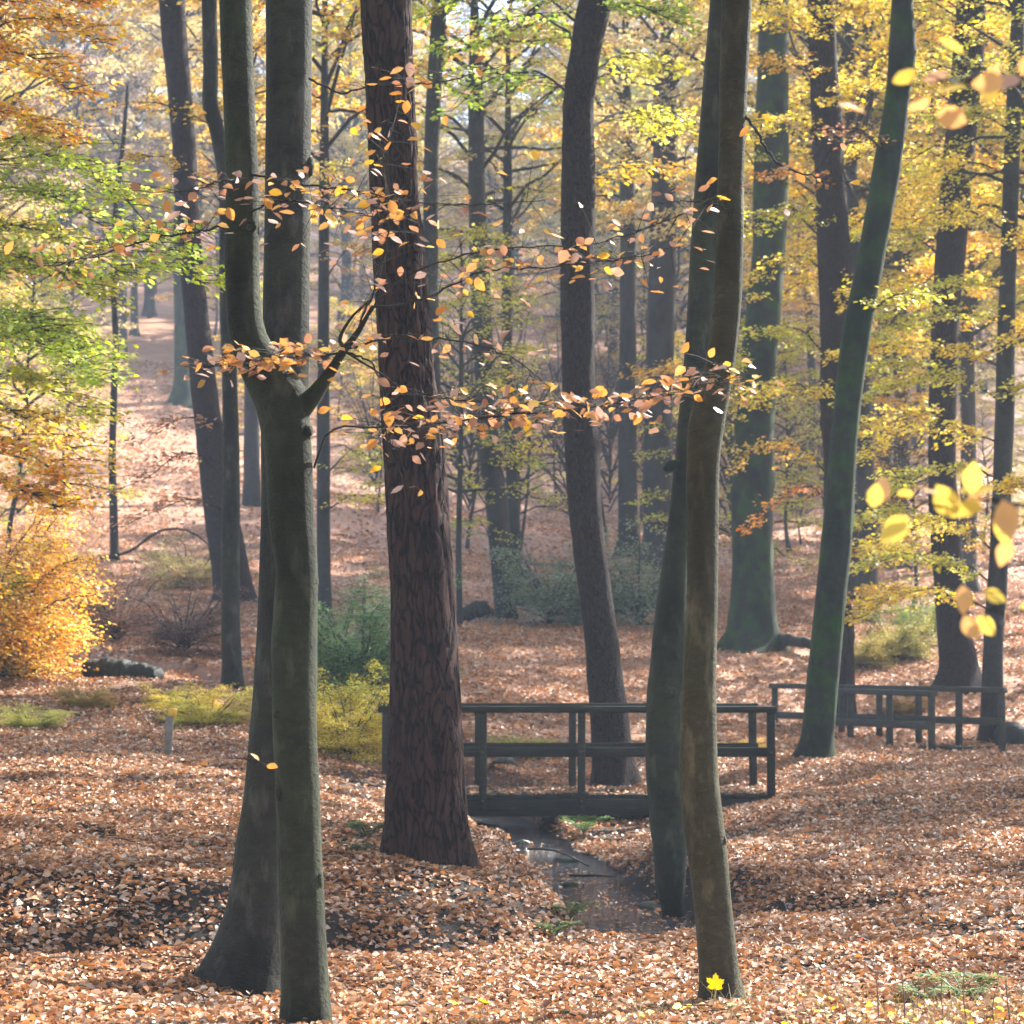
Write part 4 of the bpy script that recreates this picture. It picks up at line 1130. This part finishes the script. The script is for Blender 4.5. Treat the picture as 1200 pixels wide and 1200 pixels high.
# leaves lying on the bridge deck
rng = np.random.default_rng(31); n = 1500
x = rng.uniform(BX0 + .05, BX1 - .05, n); y = rng.uniform(BY0 + .03, BY0 + BW - .03, n); a = rng.uniform(0, 6.283, n)
mb = MB(); leaves(mb, np.stack([x, y, rng.uniform(.004, .02, n)], 1), np.stack([np.cos(a), np.sin(a), rng.normal(0, .15, n)], 1), np.stack([rng.normal(0, .25, n), rng.normal(0, .25, n), np.ones(n)], 1), rng.uniform(.04, .07, n), True, .68, .5, rng)
tag(link("deck_leaves", mb.mesh("deck_leaves", M['litter'])), "fallen leaves covering the deck of the footbridge over the creek", "leaves", kind="stuff")

# a far rail fence on the rise
FN = empty("rail_fence", "low far rail fence half hidden in grey-green brush", "fence", (px_x(700, 62), 62, hz(px_x(700, 62), 62)))
fb = np.array(FN.location)
for px in (618, 655, 692, 729, 766):
    x = px_x(px, 62); post(FN, np.array([x, 62, hz(x, 62) - .2]) - fb, 1.15, .09, 'post_wood')
for zz in (.85, .45):
    x0, x1 = px_x(614, 62), px_x(770, 62)
    bar(FN, "rail", np.array([x0, 61.92, hz(x0, 62) + zz]) - fb, np.array([x1, 61.92, hz(x1, 62) + zz]) - fb, .05, .09, 'post_wood')

# marker post
mp_ = P(196, 895, 27); mp_[2] = hz(mp_[0], mp_[1])
MP = empty("marker_post", "short grey post with a yellow painted top on the leafy bank", "post", tuple(mp_))
mb = MB(); box(mb, (0, 0, .14), (.085, .085, .72)); o = link("post_shaft", mb.mesh("post_shaft", M['post_wood']), MP); o.rotation_euler = (0, .05, .2)
mb = MB(); box(mb, (.026, 0, .535), (.096, .096, .09)); o = link("post_top", mb.mesh("post_top", M['yellow_paint']), MP); o.rotation_euler = (0, .05, .2); o["label"] = "yellow painted top of the post"

# ------------------------------------------------------------------ logs, stones, sticks
def log(name, label, cat, pts, radii, mat='log', seed=0, group=None, sides=14):
    b = np.array(pts[0], float)
    mb = MB(); pp, rr, _ = smooth_path(np.array(pts) - b, radii, 36)
    pp[1:-1] += np.random.default_rng(seed).normal(0, .12, (len(pp) - 2, 3)) * rr[1:-1, None]
    tube(mb, pp, rr, sides, disp_beech(seed, .14))
    o = link(name, mb.mesh(name, M[mat]), None, tuple(b))
    return tag(o, label, cat, group)
def on(px, py, Y, dz=0.0):
    q = P(px, py, Y); q[2] = hz(q[0], q[1]) + dz; return q
log("log", "black rotten log lying below the brown brush on the slope", "log", [on(104, 795, 34.2, .12), on(140, 796, 33.9, .14), on(186, 800, 33.6, .08)], [.17, .16, .10], seed=71)
log("fallen_branch", "long arched dead branch lying on the open slope", "branch", [on(118, 610, 60, .3), on(150, 600, 60, .5), on(190, 578, 60, 1.1), on(225, 575, 60, 1.1), on(260, 590, 60, .5)], [.04, .035, .03, .025, .012], seed=72, mat='twig')
log("log", "dark log half sunk in the creek under the bridge edge", "log", [on(560, 963, 28.9, .12), on(590, 972, 27.6, .16)], [.09, .07], seed=73)
log("fallen_branch", "dark wet stick lying across the creek before the bridge", "branch", [on(618, 1010, 25.0, .22), on(650, 1012, 24.6, .24), on(690, 1018, 24.0, .14)], [.014, .011, .006], seed=76)
log("fallen_branch", "short dark stick caught in the creek near the leaning trunk", "branch", [on(668, 1040, 22.4, .2), on(700, 1044, 22.2, .22), on(722, 1040, 22.6, .14)], [.012, .010, .005], seed=77)
log("log", "black fallen log behind the pole-thin sapling", "log", [on(536, 735, 56, .1), on(560, 728, 56.5, .3), on(575, 722, 57, .2)], [.16, .18, .1], seed=74)
log("fallen_branch", "dark fallen branch at the foot of the stout hazy trunk", "branch", [on(905, 742, 52, .2), on(950, 735, 51, .25), on(985, 745, 50, .1)], [.14, .1, .05], seed=75, mat='twig')
def rock(name, label, px, py, Y, s, seed, group=None, dz=0, mat='stone', cat="stone"):
    import bmesh
    bm = bmesh.new(); bmesh.ops.create_icosphere(bm, subdivisions=3, radius=1)
    v = np.array([q.co[:] for q in bm.verts]); f = np.array([[q.index for q in fa.verts] for fa in bm.faces]); bm.free()
    n = fbm(v[:, 0] * 1.3 + seed * 7, v[:, 1] * 1.3 + v[:, 2] * 1.7, seed, 3)
    v = v * (.65 + .8 * n)[:, None] * np.array(s)
    mb = MB(); mb.add(v, f)
    return tag(link(name, mb.mesh(name, M[mat]), None, tuple(on(px, py, Y, dz))), label, cat, group)
for i, (px, py, Y, s) in enumerate(((612, 990, 26.8, (.10, .07, .05)), (664, 1012, 24.6, (.12, .07, .06)), (672, 1046, 22.2, (.10, .07, .05)), (762, 1072, 20.4, (.10, .07, .05)))):
    rock("creek_stone", "dark wet stone breaking the surface of the creek", px, py, Y, s, 80 + i, "stones in the creek", .12)
rock("root_mound", "dark stump seen through the railing behind the bridge", 592, 905, 32, (.17, .15, .13), 92, dz=.03, mat='log', cat="stump")
rock("tree_stump", "small black broken stump on the open leafy ground beside the creek bank", 917, 1052, 17.2, (.045, .045, .10), 94, dz=.05, mat='log', cat="stump")
rock("root_mound", "dark root clump at the foot of the thin trunk by the second footbridge", 1188, 872, 41, (.34, .3, .28), 95, dz=.05, mat='log', cat="mound")

# ------------------------------------------------------------------ shrubs and low plants
def shrub(name, label, px, py, Y, color, scale, kind='shrub', cat="shrub", group=None, rz=None, sz=1.0):
    b = on(px, py, Y, -.05)
    root = empty(name, label, cat, tuple(b), group)
    a, c = add_crown(root, kind, (0, 0, 0), color, scale, rz if rz is not None else random.uniform(0, 6))
    a.name = "stems"; c.name = "foliage"
    a.scale.z *= sz; c.scale.z *= sz
    return root
DKG = (.15, .27, .09); BLG = (.28, .35, .23)
shrub("evergreen_shrub", "dark green bush behind the thick pine, above the bridge's end", 425, 830, 36, DKG, .82, kind='dense')
shrub("evergreen_shrub", "lower green bush under the dark green bush", 390, 815, 38, BLG, .7, kind='dense')
shrub("grey_shrub", "blue-green bush behind the curving tree at the low rail fence", 645, 735, 57, BLG, 1.0)
shrub("grey_shrub", "blue-green bush before the broad hazy trunk", 750, 735, 57, BLG, 1.1)
shrub("grey_shrub", "small blue-green bush beside the curving tree trunk", 700, 728, 58, BLG, .8)
shrub("yellow_shrub", "low yellow-leaved shrub beside the bridge's end", 408, 882, 29.5, (.78, .64, .08), .50, sz=.8, kind='dense')
shrub("yellow_shrub", "low yellow shrub just behind the grey beech trunk", 382, 872, 31, (.66, .60, .08), .52, sz=.8, kind='dense')
shrub("yellow_shrub", "flat yellow-green shrub beside the marker post", 246, 836, 30.5, (.62, .56, .08), .42, sz=.5, kind='dense')
shrub("yellow_shrub", "small yellow shrub at the foot of the bent blue-grey trunk", 215, 822, 31.5, YEL, .35, sz=.5, kind='dense')
shrub("yellow_shrub", "yellow shrub spreading at the lower end of the black log", 100, 842, 31, (.50, .36, .08), .26, sz=.6, kind='dense')
shrub("yellow_shrub", "low yellow-green plant patch on the bank beneath the orange bush", 36, 852, 29, (.42, .42, .08), .3, sz=.5, kind='dense')
shrub("orange_bush", "glowing orange and yellow beech bush with green inner leaves", -18, 800, 33.5, (.80, .48, .07), 1.0, sz=1.1, kind='dense')
shrub("orange_bush", "bright orange beech bush above the glowing one", -12, 790, 34.5, (.74, .40, .06), .9, sz=1.35, kind='dense')
shrub("green_bush", "lime green bush within the orange bushes", -40, 808, 33.8, (.66, .60, .07), .75, sz=1.2, kind='dense')
shrub("brown_brush", "brown-leaved brush on the slope behind the black log", 170, 775, 37, BRN, .75, sz=.8)
shrub("brown_brush", "grey-brown brush beside the bent blue-grey trunk", 215, 760, 40, (.24, .14, .10), .7, sz=.8)
shrub("brown_brush", "brown brush patch below the single sapling", 135, 745, 42, BRN, .75, sz=.8)
shrub("yellow_shrub", "pale yellow shrub at the base of the purple-brown leaning trunk", 225, 660, 58, PALE, .75, sz=.7, kind='dense')
shrub("yellow_shrub", "yellow-green shrub between the two trunks of the thicket", 1050, 760, 50, (.42, .40, .09), .6, sz=.8, kind='dense')
shrub("yellow_shrub", "yellow shrub in front of the thicket by the mossy leaning trunk", 1010, 765, 49, (.50, .42, .09), .5, sz=.8, kind='dense')
shrub("yellow_shrub", "golden low shrub seen under the second footbridge's rail", 1060, 835, 44.5, (.46, .32, .10), .35, sz=.5, kind='dense')
shrub("yellow_shrub", "golden low plant behind the footbridge's end posts", 860, 880, 33.5, GOLD, .3, sz=.5, kind='dense')
shrub("green_shrub", "bright green shrub at the foot of the reddish trunk", 1085, 745, 55, (.24, .34, .07), .6, sz=.7, kind='dense')
shrub("green_shrub", "low green and yellow plants behind the railing of the footbridge", 605, 880, 34, YGR, .35, sz=.4, kind='dense')

def fern(label, px, py, Y, s, seed, color=(.10, .20, .035), name="fern", nfr=9, dz=0.0):
    rng = np.random.default_rng(seed)
    root = empty(name, label, "fern", tuple(on(px, py, Y, dz)))
    for i in range(nfr):
        az = i * 6.283 / nfr + rng.normal(0, .25); L = s * rng.uniform(.7, 1.15)
        t = np.linspace(0, 1, 12)
        pts = np.stack([np.cos(az) * L * t * .9, np.sin(az) * L * t * .9, L * (1.35 * t - .95 * t * t)], 1)
        mb = MB(); tube(mb, pts, np.linspace(.004, .001, 12), 4, None, False)
        m = 22; tt = np.linspace(.12, .98, m)
        p0 = np.stack([np.interp(tt, t, pts[:, q]) for q in range(3)], 1)
        side = np.array([-math.sin(az), math.cos(az), 0])
        for sg in (-1, 1):
            axv = np.repeat((side * sg + np.array([math.cos(az), math.sin(az), 0]) * .45)[None], m, 0) + rng.normal(0, .08, (m, 3))
            leaves(mb, p0, axv, np.repeat([[0, 0, 1.0]], m, 0), L * .30 * np.sin(tt * 2.6 + .35), True, .26, .2, rng)
        link("frond", mb.mesh("frond", M['leaf']), root, color=color)
    return root
fern("green fern on the creek bank under the footbridge", 684, 972, 26.6, .34, 1, dz=.05)
fern("green fern clump growing from the near leaf litter", 1130, 1170, 11.6, .26, 2, (.17, .24, .09))
fern("smaller green fern next to the fern clump in the litter", 1085, 1178, 11.5, .18, 3, (.20, .25, .11))
fern("tiny fern tuft on the leafy bank by the grey beech's foot", 118, 1080, 13.8, .16, 4, (.07, .13, .03))
fern("green tuft at the foot of the thick pine", 430, 985, 19.2, .28, 5, (.05, .10, .02))
fern("low green tuft on the bank left of the pine's foot", 420, 1002, 18.2, .2, 6, (.06, .11, .025))
fern("grassy tuft hanging on the creek's bank edge", 668, 1092, 17.9, .24, 7, (.12, .18, .04))
fern("grassy tuft lower on the creek's bank edge", 650, 1103, 17.2, .22, 8, (.11, .17, .04))

rng = np.random.default_rng(77)
n = 520
x = rng.normal(2.0, .75, n); y = rng.uniform(9.3, 11.5, n); z = height(x, y) + .03
mb = MB(); a = rng.uniform(0, 6.283, n)
leaves(mb, np.stack([x, y, z], 1), np.stack([np.cos(a), np.sin(a), rng.normal(0, .3, n)], 1), np.stack([rng.normal(0, .5, n), rng.normal(0, .5, n), np.ones(n)], 1), rng.uniform(.03, .06, n), True, .75, .5, rng)
tag(link("yellow_leaves", mb.mesh("yellow_leaves", M['leaf']), color=(.72, .50, .10)), "bright yellow fallen leaves scattered round the fern clump", "leaves", kind="stuff")
n = 900
x = rng.normal(1.7, .9, n); y = rng.uniform(9.2, 11.6, n); z = height(x, y)
p0 = np.stack([x, y, z], 1); p1 = p0 + np.stack([rng.normal(0, .06, n), rng.normal(0, .06, n), rng.uniform(.04, .15, n)], 1)
mb = MB(); twigs(mb, p0, p1, .0022, rng.uniform(0, .02, n))
tag(link("dry_grass", mb.mesh("dry_grass", M['leaf']), color=(.36, .34, .20)), "thin pale dry grass blades around the fern clump", "grass", kind="stuff")

# dry flower stalks near the camera
def stalk(px, py, Y, h, seed, label):
    rng = np.random.default_rng(seed)
    b = on(px, py, Y, -.02); mb = MB()
    pp, rr, _ = smooth_path([(0, 0, 0), (rng.normal(0, .02), 0, h * .5), (rng.normal(0, .03), 0, h)], [.004, .003, .0015], 12)
    tube(mb, pp, rr, 5)
    root = empty("dry_stalk", label, "stalk", tuple(b), "dry stalks rising from the near litter")
    link("stem", mb.mesh("stem", M['stem']), root)
    mb = MB(); n = 16
    lp = pp[-1] + rng.normal(0, .018, (n, 3)) * np.array([1, 1, 1.4])
    leaves(mb, lp, rng.normal(0, 1, (n, 3)), rng.normal(0, 1, (n, 3)), .022, True, .6, .3, rng)
    link("seed_head", mb.mesh("seed_head", M['leaf']), root, color=(.25, .11, .05))["kind"] = "stuff"
for i, (px, h) in enumerate(((1030, .38), (990, .22), (1060, .30), (1108, .26), (1135, .32), (940, .18), (1185, .34), (1165, .22), (900, .12))):
    stalk(px, 1215, 10.4, h, 300 + i, "thin dry brown stalk rising from the near litter")

# single bright fallen leaves
def maple_leaf(name, label, px, py, Y, s, color, rot, up=False, group=None):
    lobes = ((90, 1.0), (38, .88), (142, .88), (-14, .62), (194, .62))
    ang, rad = [], []
    for a_, r_ in sorted(lobes):
        for da, q in ((-26, .58), (-14, .84), (-9, .78), (0, 1.0), (9, .78), (14, .84)):
            ang.append(a_ + da); rad.append(r_ * q)
    ang += [222, 250, 270, 290, 318]; rad += [.42, .30, .12, .30, .42]
    ang = np.radians(ang); rad = np.array(rad)
    v = np.stack([np.cos(ang) * rad, np.sin(ang) * rad, .12 * rad ** 2 * np.cos(ang * 3)], 1)
    v = np.vstack([[0, 0, 0], v]) * s
    n = len(ang); f = np.array([[0, 1 + i, 1 + (i + 1) % n] for i in range(n)])
    mb = MB(); mb.add(v, f)
    p0 = np.array([[0, -.2 * s, 0]]); twigs(mb, p0, p0 + np.array([[.1 * s, -.9 * s, .1 * s]]), .002)
    o = link(name, mb.mesh(name, M['near_leaf']), None, tuple(on(px, py, Y, .045 if not up else .12)), color)
    o.rotation_euler = (R(80) if up else R(25), 0.1, rot)
    return tag(o, label, "leaf", group)
maple_leaf("maple_leaf", "yellow maple leaf propped against the foot of the slim olive-grey beech", 838, 1186, 11.2, .062, (.75, .5, .04), .1, True)
maple_leaf("maple_leaf", "yellow fallen leaf lying alone in the brown litter, with a twin close by", 533, 1172, 12.2, .055, (.75, .5, .04), 1.2, group="pair of yellow fallen leaves")
maple_leaf("maple_leaf", "yellow fallen leaf lying alone in the brown litter, with a twin close by", 569, 1168, 12.3, .055, (.72, .5, .05), 2.2, group="pair of yellow fallen leaves")
maple_leaf("maple_leaf", "green-yellow leaf afloat at the lower end of the creek", 747, 1088, 18.6, .06, (.5, .55, .1), 2.9)

# ------------------------------------------------------------------ the wood beyond: copies of a few tree kinds
def far_proto(seed, h, r, mat, crown, cz, cs):
    rng = np.random.default_rng(seed)
    n = 7
    pts = np.stack([np.cumsum(rng.normal(0, .10, n)), np.cumsum(rng.normal(0, .10, n)), np.linspace(-.5, h, n)], 1)
    pp, rr, _ = smooth_path(pts, np.linspace(r, r * .22, n), 40)
    mb = MB()
    tube(mb, pp, rr, 12, lambda th, L, q: q * (.5 * np.clip(1 - (L - .5) / .8, 0, 1.3) ** 2) + disp_beech(seed, .03)(th, L, q), False)
    return mb.mesh("far_trunk", M[mat]), crown, cz, cs
KINDS = {
    'beech': (far_proto(1, 20, .24, 'far_bark', 'tall', 6.5, 1.05), "hazy beech with golden leaves, crowded with others in the wood beyond", "golden beeches in the hazy wood beyond"),
    'wide': (far_proto(2, 18, .30, 'far_bark', 'wide', 7.0, 1.1), "broad-crowned hazy tree with yellowed leaves in the wood beyond", "broad trees in the hazy wood beyond"),
    'airy': (far_proto(3, 22, .20, 'far_bark', 'airy', 8.0, 1.0), "thinly leaved tall tree in the hazy wood beyond", "thinly leaved trees in the hazy wood beyond"),
    'young': (far_proto(4, 7.5, .07, 'far_bark', 'young', 1.2, 1.0), "young beech full of yellow leaves low under the tall trees", "young beeches under the tall trees"),
    'bare': (far_proto(5, 6.5, .05, 'twig', 'bare', .8, 1.0), "nearly bare twiggy sapling in the grey brushwood", "bare saplings in the brushwood"),
}
CNAME = {YEL: "yellow", GOLD: "golden", ORA: "orange", BRN: "brown", GRN: "green", YGR: "yellow-green", PALE: "pale cream", DULL: "dull tan", MAUVE: "brown", FYEL: "soft yellow"}
def far_tree(kind, x, y, color, s=1.0, group=None, label=None):
    (tm, cr, cz, cs), lab, grp = KINDS[kind]
    if label is None and kind != 'bare':
        where = ("on the hill behind the crest" if y > 150 else "on the far crest" if y > 120 else "high on the far slope" if y > 92 else "in the hazy wood behind the stout trunk" if x > 6 else "on the rise behind the pines")
        what = {'beech': "tall slim beech", 'wide': "broad-crowned tree", 'airy': "thinly leaved tall tree", 'young': "low young beech"}[kind]
        lab = "%s-leaved %s %s" % (CNAME.get(color, "brown"), what, where)
        grp = "%s %s trees %s" % (CNAME.get(color, "brown"), what, where)
    nm = {'beech': "far_beech", 'wide': "far_tree", 'airy': "thin_tree", 'young': "young_beech", 'bare': "bare_sapling"}[kind]
    root = empty(nm, label or lab, "tree", (x, y, hz(x, y)), group or grp)
    rz = random.uniform(0, 6.28)
    o = link("trunk", tm, root); o.rotation_euler.z = rz; o.scale = (s, s, s)
    add_crown(root, cr, (0, 0, cz * s), color, cs * s, rz)
    root.rotation_euler = (random.gauss(0, .03), random.gauss(0, .03), 0)
    return root
cols_far = [FYEL, DULL, PALE, MAUVE, YGR, GOLD, PALE, DULL, FYEL, MAUVE]
placed = []
rr_ = random.Random(5)
def clear_px(px, Y):      # keep the open slope with its track free
    if 95 < px < 255 and Y < 108: return False
    c = px_x(px, Y) * math.cos(R(SUN_AZ)) - Y * math.sin(R(SUN_AZ))          # lanes left open along the sun's direction
    x = px_x(px, Y)
    for q in range(0, 27, 3):                   # the sun reaches the open slope
        xx, yy = x - math.sin(R(SUN_AZ)) * q, Y - math.cos(R(SUN_AZ)) * q
        if 60 < yy < 112 and -.185 * yy - 2 < xx < -.07 * yy + 2: return False
    if -24 < c < -13: return False
    return True
tries = 0
while len(placed) < 62 and tries < 4000:
    tries += 1
    Y = rr_.uniform(66, 150); px = rr_.uniform(-130, 1330)
    x = px_x(px, Y)
    if not clear_px(px, Y): continue
    if any((x - a) ** 2 + (Y - b) ** 2 < 4.2 ** 2 for a, b in placed): continue
    placed.append((x, Y))
    kind = rr_.choices(['beech', 'wide', 'airy'], [.4, .35, .25])[0]
    c = rr_.choice(cols_far if px < 650 else [FYEL, GOLD, DULL, YGR, MAUVE, PALE, DULL])
    far_tree(kind, x, Y, c, rr_.uniform(.85, 1.25))
# the crest and the wood behind it, closed by younger trees
crest = []
tries = 0
while len(crest) < 84 and tries < 4000:
    tries += 1
    Y = rr_.uniform(118, 185); px = rr_.uniform(-160, 1360); x = px_x(px, Y)
    if 140 < px < 200 and Y < 130: continue
    if px < 420 and Y < 135: continue
    if any((x - a) ** 2 + (Y - b) ** 2 < 10 for a, b in crest): continue
    crest.append((x, Y))
    far_tree('young', x, Y, rr_.choice([FYEL, DULL, PALE, MAUVE, GOLD, YGR]), rr_.uniform(1.2, 2.1))
hill = []
tries = 0
while len(hill) < 46 and tries < 4000:
    tries += 1
    Y = rr_.uniform(150, 235); px = rr_.uniform(-160, 1360); x = px_x(px, Y)
    if any((x - a) ** 2 + (Y - b) ** 2 < 22 for a, b in hill): continue
    hill.append((x, Y))
    far_tree(rr_.choice(['beech', 'wide', 'airy']), x, Y, rr_.choice([DULL, MAUVE, PALE, FYEL, DULL]), rr_.uniform(.9, 1.2))
# understorey
young = []
tries = 0
while len(young) < 22 and tries < 3000:
    tries += 1
    Y = rr_.uniform(58, 118); px = rr_.choice([rr_.uniform(690, 1250), rr_.uniform(-80, 80), rr_.uniform(260, 690)])
    x = px_x(px, Y)
    if 255 < px < 690 and Y < 84: continue
    if any((x - a) ** 2 + (Y - b) ** 2 < 9 for a, b in young): continue
    young.append((x, Y))
    far_tree('young', x, Y, rr_.choice([YEL, GOLD, YGR, PALE, GOLD]), rr_.uniform(.7, 1.2))
for i in range(18):
    Y = rr_.uniform(66, 108); px = 430 + (i + rr_.random()) * 620 / 18
    far_tree('bare', px_x(px, Y), Y, rr_.choice([BRN, (.3, .17, .12), PALE]), rr_.uniform(.8, 1.3))
# trees standing to the right of the view that shade the hollow
for i, (x, y) in enumerate(((24, 28), (22, 44), (15, 36), (28, 38), (19, 55), (13, 45), (29, 56), (15, 33), (36, 48), (13.5, 56), (8.8, 59))):
    far_tree(['wide', 'beech', 'airy'][i % 3], x, y, [YEL, GOLD][i % 2], random.uniform(.9, 1.1), "tall trees to the side of the hollow", "tall yellow-leaved tree standing past the second footbridge, beside the hollow")

for i, (x, y) in enumerate(((-9, -7), (-3, -11), (4, -9), (10, -6), (-13, 3), (12, 1), (-16, 14), (-8, -16), (7, -17), (-5.5, 6), (-6.5, 13), (-8.5, 20), (0.5, -4), (-4.5, 0), (5.5, 1), (-11, 27))):  # unseen trees around the camera, added to cut sky light on the trunks
    far_tree(['wide', 'beech', 'airy'][i % 3], x, y, [YEL, GOLD][i % 2], random.uniform(.9, 1.1), "unseen tall trees added for shade", "unseen tall yellow-leaved tree on the near side of the hollow, added for shade")

# ------------------------------------------------------------------ haze in the wood's air
m, nt, out = mat_new("haze")
pv = nt.nodes.new("ShaderNodeVolumePrincipled")
pv.inputs["Color"].default_value = (.68, .82, 1.0, 1)
pv.inputs["Density"].default_value = 0.0007
pv.inputs["Anisotropy"].default_value = 0.1
nt.links.new(pv.outputs[0], out.inputs[1])
hb = MB()
x0, x1, y0, y1, z0, z1 = -140, 140, -40, 265, -4, 88
hv = [(x, y, z) for x in (x0, x1) for y in (y0, y1) for z in (z0, z1)]
hb.add(hv, np.array([[0, 1, 3, 2], [4, 6, 7, 5], [0, 4, 5, 1], [2, 3, 7, 6], [0, 2, 6, 4], [1, 5, 7, 3]]))
tag(link("haze", hb.mesh("haze", m, False)), "pale bluish haze hanging in the wood", "haze", kind="stuff")
